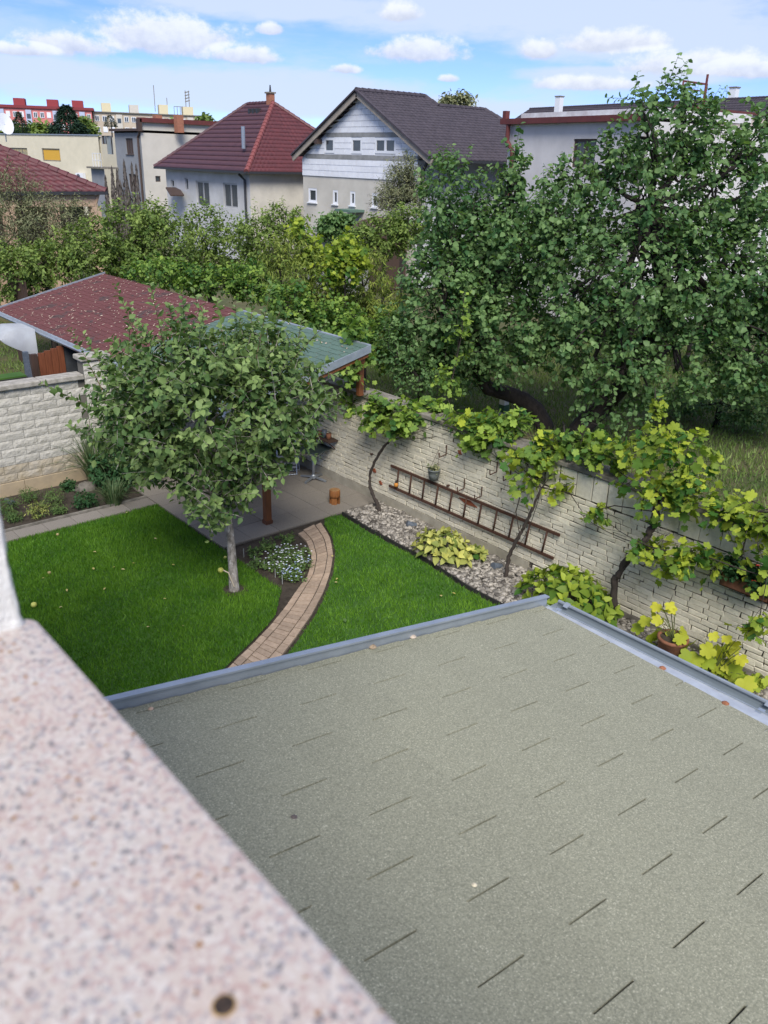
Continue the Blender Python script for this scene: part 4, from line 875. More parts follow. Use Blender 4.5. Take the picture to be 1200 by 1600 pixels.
# ---------------------------------------------------------------- big fruit trees behind the brick wall
A0 = G(852, 668); dA = A0.dot(_FH); B0 = G(898, 690); dB = B0.dot(_FH)
trA = [A0+(0, 0, -.2), PD(850, 664, dA), PD(838, 640, dA), PD(818, 624, dA), PD(790, 614, dA), PD(762, 606, dA-.1), PD(748, 585, dA-.2), PD(745, 550, dA-.2), PD(760, 500, dA-.2)]
lA = [lobe(690, 470, dA-.5, 72, 90), lobe(705, 320, dA, 50, 75), lobe(770, 520, dA-.6, 95, 70), lobe(790, 395, dA, 90, 95), lobe(735, 400, dA+.4, 80, 90), lobe(660, 550, dA-.3, 45, 40), lobe(800, 280, dA, 22, 50, .7), lobe(720, 580, dA-.2, 60, 30)]
treeA = tree('pear_tree', 'dark leafy fruit tree with a trunk bent leftwards behind the wall', 'tree', A0+(0, 0, -.1), trA, [.27, .24, .21, .2, .19, .18, .16, .14, .1], lA, 1150, .75, 13, .145, 'round', LEAF_BIG, up=.45, out=.75, limb=.07, twr=.008, group='fruit trees behind the brick wall', droop=.55, solo=300, tb=.4)
trB = [B0+(0, 0, -.2), PD(900, 680, dB), PD(915, 660, dB), PD(938, 640, dB), PD(975, 600, dB), PD(1010, 540, dB), PD(1035, 470, dB), PD(1025, 400, dB), PD(1015, 320, dB)]
lB = [lobe(1030, 195, dB, 62, 75), lobe(1010, 320, dB, 100, 80), lobe(1120, 300, dB, 85, 90), lobe(1000, 430, dB-.4, 120, 90), lobe(1110, 440, dB-.4, 110, 90), lobe(900, 430, dB, 75, 100), lobe(930, 540, dB-.5, 105, 75), lobe(1060, 560, dB-.6, 110, 70), lobe(1185, 400, dB, 75, 120), lobe(1170, 560, dB-.4, 80, 65), lobe(960, 620, dB-.7, 75, 40), lobe(880, 330, dB+.3, 45, 70), lobe(1090, 215, dB, 38, 60, .9), lobe(1190, 215, dB, 30, 50, .8), lobe(1240, 520, dB, 80, 140), lobe(950, 260, dB, 32, 50, .8)]
exB = [((1040, 170), (1040, 92)), ((1050, 170), (1070, 95)), ((1020, 180), (995, 118)), ((1070, 190), (1090, 120)), ((1010, 210), (970, 165)), ((1125, 220), (1140, 115)), ((1180, 210), (1188, 160)), ((880, 300), (880, 225)), ((850, 330), (850, 250)), ((905, 300), (905, 210)), ((800, 260), (815, 180)), ((700, 290), (700, 225)), ((720, 280), (738, 215)), ((1150, 230), (1170, 165)), ((950, 260), (955, 170))]
F0 = np.array([PD(*a, dB+rnd.uniform(-.7, .7)) for a, b in exB]); F1 = np.array([PD(*b, dB+rnd.uniform(-.5, .5)) for a, b in exB]); fl_ = np.linalg.norm(F1-F0, axis=1)
treeB = tree('pear_tree', 'tallest dark leafy fruit tree filling the right behind the wall', 'tree', B0+(0, 0, -.1), trB, [.32, .28, .25, .23, .2, .17, .14, .11, .08], lB, 2150, .8, 13, .145, 'round', LEAF_BIG, up=.5, out=.75, limb=.075, twr=.008, group='fruit trees behind the brick wall', droop=.55, solo=300, extra=(F0, unit(F1-F0), fl_), tb=.4)

# ---------------------------------------------------------------- orchard trees and shrubs in the middle distance
def mid(name, label, lobes_px, d, n, size=.12, L=.6, per=9, shape='oval', m_=None, bx=None, cat='tree', trunk_r=.08, group='trees between the gardens', **kw):
    lbs = [lobe(x, y, d+dd, rx, ry) for x, y, rx, ry, dd in lobes_px]; c = np.mean([l[0] for l in lbs], 0); base = np.array([c[0], c[1], -.06])
    zt = min(l[0][2]-l[1][2]*.3 for l in lbs); zt = max(zt, .6); tk = [base, base+(.03, 0, zt*.4), np.array([c[0]+.05, c[1], zt*.75]), np.array([c[0], c[1], zt])]
    return tree(name, label, cat, base, tk, [trunk_r*1.3, trunk_r, trunk_r*.9, trunk_r*.8], lbs, n, L, per, size, shape, m_ or LEAF_MID, group=group, limb=trunk_r*.55, twr=.007, twig_keep=.5, **kw)
mid('olive_shrub', 'loose grey olive tree at the far left edge below the tiled roof', [(20, 345, 58, 75, 0), (75, 360, 62, 55, .3), (25, 300, 34, 36, 0), (112, 335, 36, 30, .5)], 27.5, 1000, .13, .8, 11, 'narrow', LEAF_OLIVE, up=.8, droop=.1)
mid('orchard_tree', 'low spreading tree above the left end of the shed roof', [(60, 412, 75, 34, 0), (130, 395, 60, 42, .3), (15, 428, 60, 45, 0)], 26.0, 760, .13, .55, 10, 'oval', None)
mid('orchard_tree', 'round green tree right of the porch pillar above the shed ridge', [(205, 370, 65, 50, 0), (255, 385, 55, 55, 0), (185, 400, 45, 35, 0), (240, 340, 40, 25, .4)], 27.0, 760, .13, .6, 10, 'oval', None, tb=.42)
mid('orchard_tree', 'green tree in front of the red hipped house windows', [(320, 360, 40, 40, 0), (345, 395, 60, 40, 0), (310, 420, 55, 30, -.4)], 29.0, 560, .13, .6, 9, 'oval', None)
mid('orchard_tree', 'open branched tree left of the pale gable house', [(405, 365, 42, 38, 0), (445, 350, 36, 30, 0), (420, 405, 45, 28, 0)], 28.0, 420, .13, .6, 9, 'oval', None)
mid('low_shrub', 'bright green shrub along the ridge of the shed roof', [(250, 425, 60, 22, 0), (330, 440, 60, 22, -.2), (395, 440, 40, 30, 0)], 24.5, 520, .12, .5, 9, 'round', LEAF_VINE_D, cat='shrub', tb=.3)
mid('peach_tree', 'yellow green peach tree with drooping narrow leaves, left of the peaches', [(460, 430, 48, 60, 0), (495, 470, 48, 40, 0), (440, 395, 30, 30, 0)], 22.0, 520, .15, .5, 11, 'narrow', LEAF_PEACH, droop=.9, up=.3)
mid('peach_tree', 'yellow green peach tree with drooping narrow leaves beside the dark fruit trees', [(565, 440, 48, 60, 0), (600, 490, 48, 45, 0), (540, 480, 40, 40, 0)], 22.5, 560, .15, .5, 11, 'narrow', LEAF_PEACH, droop=.9, up=.3)
mid('climbing_vine', 'bright lime green vine climbing over the peach tree', [(540, 395, 26, 24, 0), (520, 420, 20, 22, -.2), (555, 410, 14, 25, -.4)], 21.6, 150, .15, .5, 7, 'vine', LEAF_VINE, cat='vine', trunk_r=.03)
mid('climbing_vine', 'bright lime green vine tip left of the gable house shed', [(465, 360, 12, 12, 0), (485, 385, 16, 18, 0), (500, 405, 24, 16, 0)], 22.4, 120, .15, .5, 7, 'vine', LEAF_VINE, cat='vine', trunk_r=.03)
mid('round_shrub', 'dense dark green round shrub before the gable house', [(520, 355, 24, 18, 0), (540, 345, 14, 10, 0)], 34.0, 220, .17, .5, 9, 'round', LEAF_BIG, cat='shrub')
mid('orchard_tree', 'broad green tree below the small windows of the gable house', [(600, 370, 45, 32, 0), (640, 350, 35, 28, 0), (560, 375, 30, 20, 0)], 29.0, 520, .13, .6, 9, 'oval', None)
mid('willow_tree', 'slender grey green tree before the gable house facade', [(625, 285, 24, 28, 0), (635, 265, 15, 22, 0), (610, 310, 26, 18, 0), (650, 300, 18, 22, 0)], 33.0, 640, .14, .7, 10, 'narrow', LEAF_OLIVE, up=.9, droop=.2)
mid('understory_shrub', 'shaded shrub between the pergola and the bent trunk', [(650, 590, 40, 30, 0), (700, 560, 50, 40, .8), (620, 540, 35, 40, .3)], 19.0, 300, .11, .5, 8, 'oval', LEAF_BIG, cat='shrub')
mid('understory_shrub', 'shaded shrub under the tallest fruit tree at the right', [(1170, 640, 50, 30, 0), (1080, 625, 50, 25, 1.)], 20.5, 300, .12, .5, 8, 'oval', LEAF_BIG, cat='shrub')
mid('orchard_tree', 'hazy green tree behind the left fruit tree', [(870, 360, 60, 70, 0), (800, 400, 60, 60, 0)], 27.0, 480, .14, .6, 9, 'round', LEAF_BIG)
mid('orchard_tree', 'hazy green tree behind the tallest fruit tree', [(1090, 480, 80, 60, 0), (980, 500, 80, 60, 0), (1180, 520, 60, 60, 0)], 27.5, 620, .14, .6, 9, 'round', LEAF_BIG)
mid('hedge_shrub', 'green shrub behind the pergola ridge below the peach trees', [(520, 510, 60, 40, 0), (600, 530, 40, 45, 0), (450, 470, 40, 26, 0)], 20.5, 560, .12, .5, 9, 'vine', LEAF_VINE_D, cat='shrub', tb=.25)
mid('distant_tree', 'small tree showing above the dark gable roof ridge', [(718, 159, 24, 9, 0), (700, 165, 14, 8, 0)], 80.0, 130, .40, 1.2, 8, 'oval', LEAF_OLIVE)
for i, (x, y, rx, ry, lab) in enumerate(((62, 206, 20, 8, 'rounded green tree between the two dark conifers before the red block'), (134, 203, 12, 11, 'olive green tree right of the big dark pine'), (15, 205, 14, 8, 'low green tree behind the satellite dish'), (322, 195, 12, 8, 'small tree at the right end of the beige block'), (265, 200, 20, 5, 'strip of trees below the beige block'))):
    mid('distant_tree', lab, [(x, y, rx, ry, 0), (x-rx*.5, y+3, rx*.6, ry*.8, 1)], 120+i*3, 170, .8, 1.6, 8, 'small', LEAF_MID, subs=2)
def conifer(px, ptop, pbot, hw, d, label, n=2600):
    b = PD(px, pbot, d); t = PD(px, ptop, d); h = t[2]-b[2]; w = hw*d/FPX; r = thing('conifer', (b[0], b[1], b[2]-4), label, 'conifer', 'dark conifers before the apartment blocks')
    MB().tube([(b[0], b[1], b[2]-4), tuple(t)], [w*.12, .05], 7).build('trunk', BARK, r)
    z = rng.random(n)**1.5; a = rng.uniform(0, 6.283, n); lay = np.abs(np.sin(z*h*1.6)); rad_ = w*(1-z)**.8*(.55+.5*rng.random(n))*(.7+.3*lay)
    P = np.stack([b[0]+np.cos(a)*rad_, b[1]+np.sin(a)*rad_, b[2]+z*h], 1); ax = np.stack([np.cos(a), np.sin(a), rng.normal(.1, .3, n)], 1); nr = np.stack([rng.normal(0, .4, n), rng.normal(0, .4, n), np.ones(n)], 1)
    place_leaves(r, P, ax, nr, np.full(n, w*.22)*rng.uniform(.6, 1.2, n), rng.random(n)*.6, 'narrow', leafmat('conifer_needles', (.012, .035, .022), (.035, .07, .035), .05, .7))
conifer(108, 165, 212, 30, 118, 'big dark pine before the red apartment block', 3600); conifer(33, 175, 210, 15, 112, 'pointed grey green spruce before the red apartment block'); conifer(173, 180, 198, 12, 112, 'small dark spruce before the beige apartment block', 1200)
# dead looking columnar thuja clump by the grey building
d_ = 43.0; tc_ = PD(190, 330, d_); th_ = thing('thuja_clump', (tc_[0], tc_[1], 0), 'clump of withered grey thuja columns before the grey building', 'thuja')
for px, pt_, hw in ((165, 282, 5), (175, 268, 6), (183, 272, 6), (194, 258, 7), (206, 262, 4), (213, 264, 4), (188, 290, 12), (200, 295, 10)):
    b = PD(px+4, 335, d_); t = PD(px, pt_, d_); h = t[2]; n = 420; z = rng.random(n); a = rng.uniform(0, 6.283, n); w = hw*d_/FPX; rad_ = w*(1-z**3)*rng.random(n)**.5
    P = np.stack([b[0]+(t[0]-b[0])*z+np.cos(a)*rad_, b[1]+(t[1]-b[1])*z+np.sin(a)*rad_, z*h], 1); place_leaves(th_, P, np.stack([np.cos(a)*.3, np.sin(a)*.3, np.ones(n)], 1), np.stack([np.cos(a), np.sin(a), np.zeros(n)], 1), np.full(n, .3), rng.random(n), 'narrow', leafmat('withered_thuja', (.07, .06, .055), (.16, .14, .125), .05, .8), 0, 'column')

# ---------------------------------------------------------------- grape vines on the brick wall
VB = mat('vine_wood', (.055, .042, .034), (.03, .024, .02), scale=30, rough=.95, bump=1., bscale=60, coords='World', stretch=(1, 1, .4))
def vine(name, label, px_trunk, xs, rad, lobes_px, n, solo=300, size=.15, m_=None, per=7, L=.5, tb=.5, tvar=.28, up=.2, canes=()):
    pts = [G(*px_trunk[0])]+[PX(*q, x) for q, x in zip(px_trunk[1:], xs)]; lbs = []; p0 = pts[0]; r0_ = np.array(rad)
    t_ = np.linspace(0, len(pts)-1, 6*len(pts)); A_p = np.array(pts); A_s = np.stack([np.interp(t_, np.arange(len(pts)), A_p[:, c]) for c in range(3)], 1)     # gnarled: resampled, softened, knotted
    A_s[1:-1] = (A_s[:-2]+A_s[1:-1]*2+A_s[2:])/4; A_s[1:-1] += rng.normal(0, 1, (len(A_s)-2, 3))*np.interp(t_[1:-1], np.arange(len(pts)), r0_)[:, None]*.22; rad = list(np.interp(t_, np.arange(len(pts)), r0_)*rng.uniform(.82, 1.22, len(t_))); pts = list(A_s)
    for x, y, rx, ry, X in lobes_px:
        c = PX(x, y, X); k = np.linalg.norm(c-CAM)/FPX; lbs.append((c, np.array([rx*k, .38*rx*k, ry*k])))
    r = tree(name, label, 'grape vine', pts[0], pts, rad, lbs, n, L, per, size, 'vine', m_ or LEAF_VINE, VB, up=up, out=.6, rand=.6, droop=.65, sag=.35, solo=solo, group='grape vines along the brick wall', limb=.008, twr=.004, inner=.2, tb=tb, tvar=tvar, subs=3, flat=.9)
    for cn in canes:
        P_ = [PX(x, y, X) for x, y, X in cn]; MB().tube(P_, [.009]*(len(P_)-1)+[.004], 5).build('cane', VB, r)
    return r
vine('grape_vine', 'thin grape vine curving up the wall at the patio corner', [(594, 802), (590, 790), (579, 765), (577, 745), (585, 722), (598, 700), (612, 685)], [9.5, 9.55, 9.58, 9.6, 9.62, 9.65], [.045, .036, .03, .026, .026, .024, .02],
     [(560, 622, 30, 22, 9.9), (600, 640, 42, 28, 9.7), (640, 655, 32, 24, 9.65), (550, 598, 22, 16, 10.0), (655, 632, 45, 14, 9.9), (700, 648, 38, 15, 9.9), (745, 662, 34, 14, 9.88), (620, 665, 20, 14, 9.6)], 150, tb=.42, m_=LEAF_VINE_D)
vine('grape_vine', 'slender two stemmed vine in front of the ladder', [(790, 905), (795, 870), (812, 835), (826, 810), (838, 780), (846, 762)], [9.45, 9.5, 9.53, 9.56, 9.6], [.04, .03, .028, .026, .02, .016],
     [(838, 740, 34, 22, 9.6), (820, 715, 26, 16, 9.62), (855, 690, 30, 14, 9.8), (770, 655, 55, 12, 10.0), (730, 670, 30, 16, 9.85), (795, 680, 30, 14, 9.9), (880, 755, 16, 14, 9.65), (805, 855, 8, 22, 9.5)], 72, tb=.45, canes=[((812, 835, 9.5), (806, 800, 9.6), (814, 770, 9.65), (835, 755, 9.65)), ((846, 762, 9.6), (890, 770, 9.65), (910, 800, 9.65))])
vine('grape_vine', 'stout dark grape vine with a broad lime green canopy', [(959, 975), (957, 945), (962, 905), (975, 880), (1000, 855), (1015, 835), (1026, 800), (1030, 770)], [9.52, 9.5, 9.5, 9.5, 9.55, 9.6, 9.65], [.06, .05, .046, .043, .04, .045, .05, .04],
     [(1000, 690, 52, 22, 9.9), (1060, 710, 60, 40, 9.75), (1040, 760, 50, 30, 9.6), (1085, 770, 45, 28, 9.6), (950, 710, 34, 20, 9.8), (1120, 800, 34, 20, 9.6), (1030, 830, 22, 34, 9.55), (975, 750, 18, 14, 9.65), (1005, 850, 30, 12, 9.45)], 112, tb=.42, canes=[((1000, 855, 9.5), (985, 872, 9.5), (1005, 885, 9.5), (1022, 862, 9.5)), ((1026, 800, 9.6), (960, 790, 9.6), (920, 800, 9.6))])
vine('grape_vine', 'low lime vine branch spreading left of the flower box', [(960, 972), (965, 900), (1002, 858), (1040, 860)], [9.48, 9.5, 9.45], [.012, .012, .012, .01],
     [(1090, 862, 42, 16, 9.45), (1050, 880, 26, 10, 9.4), (1110, 875, 26, 12, 9.4), (930, 795, 26, 10, 9.55), (905, 800, 10, 8, 9.6)], 30, tb=.5, canes=[((1040, 860, 9.45), (1110, 872, 9.4), (1160, 890, 9.4), (1210, 905, 9.4))])
vine('grape_vine', 'vine shoots hanging at the right edge over the flower box', [(1240, 1060), (1225, 900), (1215, 800)], [9.5, 9.55], [.03, .03, .02],
     [(1175, 790, 30, 14, 9.6), (1165, 835, 16, 36, 9.5), (1195, 870, 12, 14, 9.4), (1185, 970, 14, 22, 9.3), (1150, 790, 20, 14, 9.7), (1200, 820, 16, 16, 9.5)], 34, tb=.4, canes=[((1225, 790, 9.6), (1180, 800, 9.55), (1165, 840, 9.5), (1160, 870, 9.5))])
vine('grape_vine', 'bushy vine covering the wall top under the fruit trees', [(880, 660), (884, 690), (870, 690)], [10.25, 10.15], [.02, .015, .01],
     [(870, 690, 34, 12, 9.95), (905, 690, 30, 16, 9.95), (760, 690, 36, 10, 9.85), (930, 680, 30, 10, 10.0), (800, 650, 36, 14, 10.05), (850, 712, 26, 12, 9.75), (780, 672, 40, 12, 9.85), (925, 715, 30, 14, 9.75)], 110, tb=.5, m_=LEAF_VINE_D)
lC = [lobe(725, 480, dA-1.9, 9, 34, .2), lobe(718, 540, dA-1.9, 22, 30, .3), lobe(700, 590, dA-1.9, 24, 24, .3), lobe(1025, 640, dB-2.2, 9, 34, .2)]
cb = PD(700, 640, dA-1.9); tree('climbing_vine', 'lime green vine strand climbing into the dark fruit tree', 'grape vine', (cb[0], cb[1], 0), [(cb[0], cb[1], 0), tuple(PD(705, 600, dA-1.9)), tuple(PD(722, 520, dA-1.9)), tuple(PD(725, 455, dA-1.9))], [.02, .015, .01, .006], lC[:3], 44, .35, 5, .13, 'vine', LEAF_VINE_D, VB, up=.1, droop=.7, sag=.3, limb=.006, twr=.004, tb=.55, subs=1)
cb = PD(1025, 690, dB-2.2); tree('climbing_vine', 'lime green vine tip rising before the tallest fruit tree', 'grape vine', (cb[0], cb[1], 0), [(cb[0], cb[1], 0), tuple(PD(1025, 660, dB-2.2)), tuple(PD(1024, 605, dB-2.2))], [.015, .012, .006], lC[3:], 18, .3, 4, .14, 'vine', LEAF_VINE, VB, up=.1, droop=.7, sag=.3, limb=.006, twr=.004, tb=.5, subs=1)
vt_ = [lobe(556, 520, 15.6, 16, 30, .25), lobe(566, 560, 15.4, 14, 20, .2), lobe(545, 575, 15.0, 20, 16, .2)]
cb = PD(575, 640, 15.5); tree('climbing_vine', 'green vine strand climbing over the right pergola corner', 'grape vine', (cb[0], cb[1], 0), [(cb[0], cb[1], 0), tuple(PD(570, 600, 15.5)), tuple(PD(560, 540, 15.5))], [.02, .015, .008], vt_, 52, .35, 5, .14, 'vine', LEAF_VINE_D, VB, up=.2, droop=.6, sag=.3, limb=.006, twr=.004, tb=.4, subs=1)
# potted vine and the vine beside it
pc = G(1047, 1022, .16); pot = thing('vine_pot', (pc[0], pc[1], 0), 'round brown clay pot with big yellow vine leaves behind the gutter', 'plant pot')
MB().lathe([(0, .0), (.14, .0), (.19, .38), (.205, .39), (.205, .43), (.175, .43), (.17, .40), (0, .39)], (pc[0], pc[1], 0), 24).build('pot', TERRA, pot, True)
MB().lathe([(0, .402), (.171, .402)], (pc[0], pc[1], 0), 24).build('soil', SOIL, pot)
def leafset(root, specs, X, shape, m_, stem=None, base=None):
    pos = []; ax = []; nr = []; sz = []; ti = []; sm = MB()
    for px, py, s_, t in specs:
        p = PX(px, py, X+rnd.uniform(-.12, .12)); a = rnd.uniform(-1.2, 1.2); view = unit(CAM-p)
        pos.append(p); ax.append(np.array([rnd.uniform(-.8, .8), rnd.uniform(-.8, .8), -.6])); nr.append(view*.7+np.array([0, 0, .8])+rng.normal(0, .35, 3)); sz.append(s_); ti.append(t)
        if base is not None: sm.tube(curve(base, p, (0, 0, .05), 4), [.007, .006, .005, .003], 4, False)
    if base is not None: sm.build('stems', MATS['green_stem'], root)
    place_leaves(root, np.array(pos), np.array(ax), np.array(nr), np.array(sz), np.array(ti), shape, m_, 300)
leafset(pot, [(1018, 985, .30, .25), (1008, 975, .22, .2), (1012, 960, .2, .6), (1020, 1000, .24, .2), (1035, 950, .18, .9), (1030, 940, .17, 1), (1045, 938, .15, 1), (1055, 945, .15, 1), (1048, 955, .17, .9), (1036, 965, .17, .85), (1060, 980, .22, .55), (1045, 982, .18, .5), (1066, 988, .2, .55), (1040, 968, .15, .9), (1028, 1010, .18, .15), (1024, 955, .16, .8)], pc[0], 'vine', LEAF_YEL, None, np.array([pc[0], pc[1], .40]))
q0 = G(1110, 1062); pv = thing('bush_vine', (q0[0], q0[1], 0), 'big leaved yellow green vine bush right of the clay pot', 'grape vine')
leafset(pv, [(rnd.gauss(1115, 24), rnd.gauss(1030, 20), rnd.uniform(.17, .28), rnd.uniform(.1, .75)) for _ in range(38)]+[(1112, 985, .16, .9), (1135, 990, .15, 1), (1150, 1000, .15, .9), (1160, 1010, .17, 1), (1155, 1020, .18, .95), (1165, 1025, .16, 1), (1140, 1005, .18, .8), (1095, 1012, .26, .4), (1080, 1012, .26, .25), (1120, 1010, .24, .7), (1150, 1033, .24, .2)], q0[0], 'vine', LEAF_YEL, None, q0+np.array([0, 0, .02]))
q0 = G(1170, 1080); pv = thing('ground_vine', (q0[0], q0[1], 0), 'small trailing vine on the gravel at the right edge', 'grape vine')
leafset(pv, [(rnd.gauss(1172, 14), rnd.gauss(1068, 12), rnd.uniform(.12, .19), rnd.uniform(.2, .8)) for _ in range(20)]+[(1190, 1085, .2, .6), (1196, 1090, .2, .8)], q0[0], 'vine', LEAF_VINE, None, q0)
# golden bushes on the gravel
def rosette_bush(name, label, px, py, rx, hgt, n, size, m_, tb, per=7):
    b = G(px, py); r = thing(name, b, label, 'bush', 'golden leaved bushes on the gravel'); P = []; A = []; Nn = []; S_ = []; T = []; sm = MB()
    for i in range(n):
        a = i*2.4; q = math.sqrt((i+.5)/n); x = rx*q*math.cos(a)*.75; y = rx*q*math.sin(a)*1.1; z = hgt*(1-.55*q*q)+rnd.uniform(-.06, .04); c = b+np.array([x, y, z]); out_ = unit(np.array([x, y, hgt*.9])); tt = np.clip(rnd.gauss(tb, .15), 0, 1)
        sm.tube(curve(b+np.array([x*.3, y*.3, 0]), c, (0, 0, .03), 4), [.009, .008, .007, .005], 4, False)
        u = unit(np.cross(out_, rng.normal(size=3))); w_ = np.cross(out_, u)
        for k in range(per):
            ph = k*6.283/per*1.0+rnd.uniform(-.3, .3); lv = k % 2; ax_ = (u*math.cos(ph)+w_*math.sin(ph))*(1.0 if lv else .65)+out_*(.25 if lv else .8)
            P.append(c-out_*(.04*lv)); A.append(ax_); Nn.append(out_+rng.normal(0, .2, 3)); S_.append(size*rnd.uniform(.75, 1.15)*(1.1 if lv else .7)); T.append(np.clip(tt+(-.15 if lv else .25)+rnd.gauss(0, .1), 0, 1))
    sm.build('stems', MATS['green_stem'], r); place_leaves(r, np.array(P), np.array(A), np.array(Nn), np.array(S_), np.array(T), 'oval', m_, 300)
SHAPES['oval_wide'] = (SHAPES['oval'][0]*np.array([1.35, 1, 1.2]), SHAPES['oval'][1])
rosette_bush('golden_bush', 'yellow variegated leafy bush on the gravel below the ladder', 692, 872, .52, .42, 38, .17, LEAF_GOLD, .52)
rosette_bush('golden_bush', 'small offshoot of the variegated bush at its right', 742, 872, .22, .18, 9, .16, LEAF_GOLD, .4)
rosette_bush('golden_bush', 'large lime green leafy bush beside the stout vine trunk', 884, 958, .72, .62, 50, .20, leafmat('lime_leaf', (.045, .12, .018), (.38, .45, .055), .3, .45), .42, 6)
# geraniums in the flower box, plants in pots
def herb(name, label, base, rx, hgt, n, size, shape, m_, tb=.4, solo=0, cat='plant', group=None, L=.16, per=6, parent=None, fl=None, ry=None):
    base = np.array(base, float); r = parent or thing(name, base, label, cat, group); lb_ = [(base+np.array([0, 0, hgt*.5]), np.array([rx, ry or rx, hgt*.55]))]
    S, D, ln, _ = make_shoots(lb_, n, L, .7, .7, .4, .1); tw = MB(); twigs(tw, S, D, ln, .003); tw.build('stems', MATS['green_stem'], r)['kind'] = 'stuff'
    place_leaves(r, *shoot_leaves(S, D, ln, per, size, .3, .1, .2, tb), shape, m_, solo, 'foliage')
    if fl:
        fm, nf, fs = fl; q = rng.integers(0, n, nf); P = S[q]+D[q]*ln[q][:, None]*1.05+np.array([0, 0, .02]); k = 5
        pos = np.repeat(P, k, 0); a = np.tile(np.arange(k)*6.283/k, nf); ax = np.stack([np.cos(a), np.sin(a), np.full(len(a), .25)], 1); place_leaves(r, pos, ax, np.tile(np.array([0, 0, 1.]), (len(pos), 1)), np.full(len(pos), fs), rng.random(len(pos)), 'small', fm, 0, 'flowers')
    return r
REDF = mat('red_petal', (.75, .04, .02), None, rough=.6); WHF = mat('white_petal', (.75, .77, .8), None, rough=.6); BLF = mat('blue_petal', (.42, .50, .70), None, rough=.6)
LEAF_GER = leafmat('geranium_leaf', (.018, .06, .02), (.05, .12, .04), .2, .55)
for f in (.12, .38, .64, .9):
    c = fb0*(1-f)+fb1*f; herb('', '', (XW-.16, c[1], FBZ+.1), .2, .30, 46, .07, 'round', LEAF_GER, .4, parent=fbox, fl=(REDF, 3, .035) if f > .5 else None)
herb('', '', pp+(0, 0, .1), .12, .2, 16, .08, 'round', LEAF_VINE, .4, parent=pot_t); herb('', '', hp+(0, 0, .06), .09, .12, 14, .06, 'oval', LEAF_OLIVE, .4, parent=bpy.data.objects['hanging_pot'])
# left bed
bed = [(12, 800, .22, .26, LEAF_HERB, .35, 'grey green herb cut by the left edge of the bed'), (45, 782, .20, .22, LEAF_HERB, .4, 'feathery grey green herb nearest the drain pipe'), (60, 806, .20, .24, LEAF_GOLD, .3, 'bright lime herb clump in the left bed'), (84, 787, .22, .26, LEAF_HERB, .65, 'leafy green plant in the middle of the left bed'), (92, 800, .12, .12, LEAF_HERB, .5, 'small seedling in front of the leafy green plant'), (107, 765, .14, .16, LEAF_GER, .6, 'blue green seedling before the grey stones'), (133, 790, .25, .24, LEAF_GER, .5, 'dense dark green cushion plant in the left bed'), (22, 812, .14, .14, LEAF_HERB, .4, 'low grey herb at the front left of the bed')]
for px, py, rx, hh, m_, tb__, lab in bed: herb('bed_plant', lab, G(px, py), rx, hh, 70, .07, 'narrow' if m_ is not LEAF_GER else 'small', m_, tb__, group='small plants in the left bed')
def blades(name, label, base, n, L, w, m_, spread=1., cat='ornamental grass', up=1.2):
    base = np.array(base, float); r = thing(name, base, label, cat); a = rng.uniform(0, 6.283, n); ln = L*rng.uniform(.6, 1.1, n); tilt = rng.uniform(.1, .9, n)*spread; k = 7; V = np.empty((n, k, 2, 3)); t = np.linspace(0, 1, k)
    rx = rng.uniform(0, .15, n)
    for j in range(k):
        h = ln*(t[j]*up-.55*t[j]**2.4*tilt*1.6); o_ = ln*tilt*t[j]**1.5+rx; ww = w*(1-t[j])**.6
        cx = base[0]+np.cos(a)*o_; cy = base[1]+np.sin(a)*o_; V[:, j, 0] = np.stack([cx-np.sin(a)*ww, cy+np.cos(a)*ww, base[2]+h], 1); V[:, j, 1] = np.stack([cx+np.sin(a)*ww, cy-np.cos(a)*ww, base[2]+h], 1)
    i0 = np.arange(n)[:, None]*k*2+np.arange(k-1)[None]*2; F = np.stack([i0, i0+1, i0+3, i0+2], -1).reshape(-1, 4)
    piece('blades', V.reshape(-1, 3), F, m_, r, True, np.repeat(rng.random(n), k*2))['kind'] = 'stuff'
LEAF_BLADE = leafmat('blade', (.03, .075, .025), (.17, .22, .10), .25, .5); LEAF_REED = leafmat('reed', (.13, .15, .06), (.26, .25, .12), .25, .6)
blades('ornamental_grass', 'arching striped ornamental grass in the corner of the bed', G(150, 755), 190, 1.15, .012, LEAF_BLADE, 1.)
blades('day_lily', 'dense green strap leaved clump beside the slab strip', G(178, 788), 160, .55, .010, LEAF_BLADE, 1.)
blades('reed_grass', 'upright straw green reed grass against the wall pillar', G(160, 735)*np.array([1, 1, 0])+np.array([.25, .1, 0]), 150, 1.7, .010, LEAF_REED, .35)
herb('corner_shrub', 'dark leafy shrub below the lawn tree against the block wall', (6.6, 15.3, 0), .7, 1.7, 260, .10, 'oval', LEAF_LAWN, .25, cat='shrub', L=.35, per=8); herb('corner_shrub', 'lower dark shrub between boulder and lawn tree crown', (6.05, 15.1, 0), .45, .8, 130, .10, 'oval', LEAF_GER, .5, cat='shrub', L=.3, per=8)
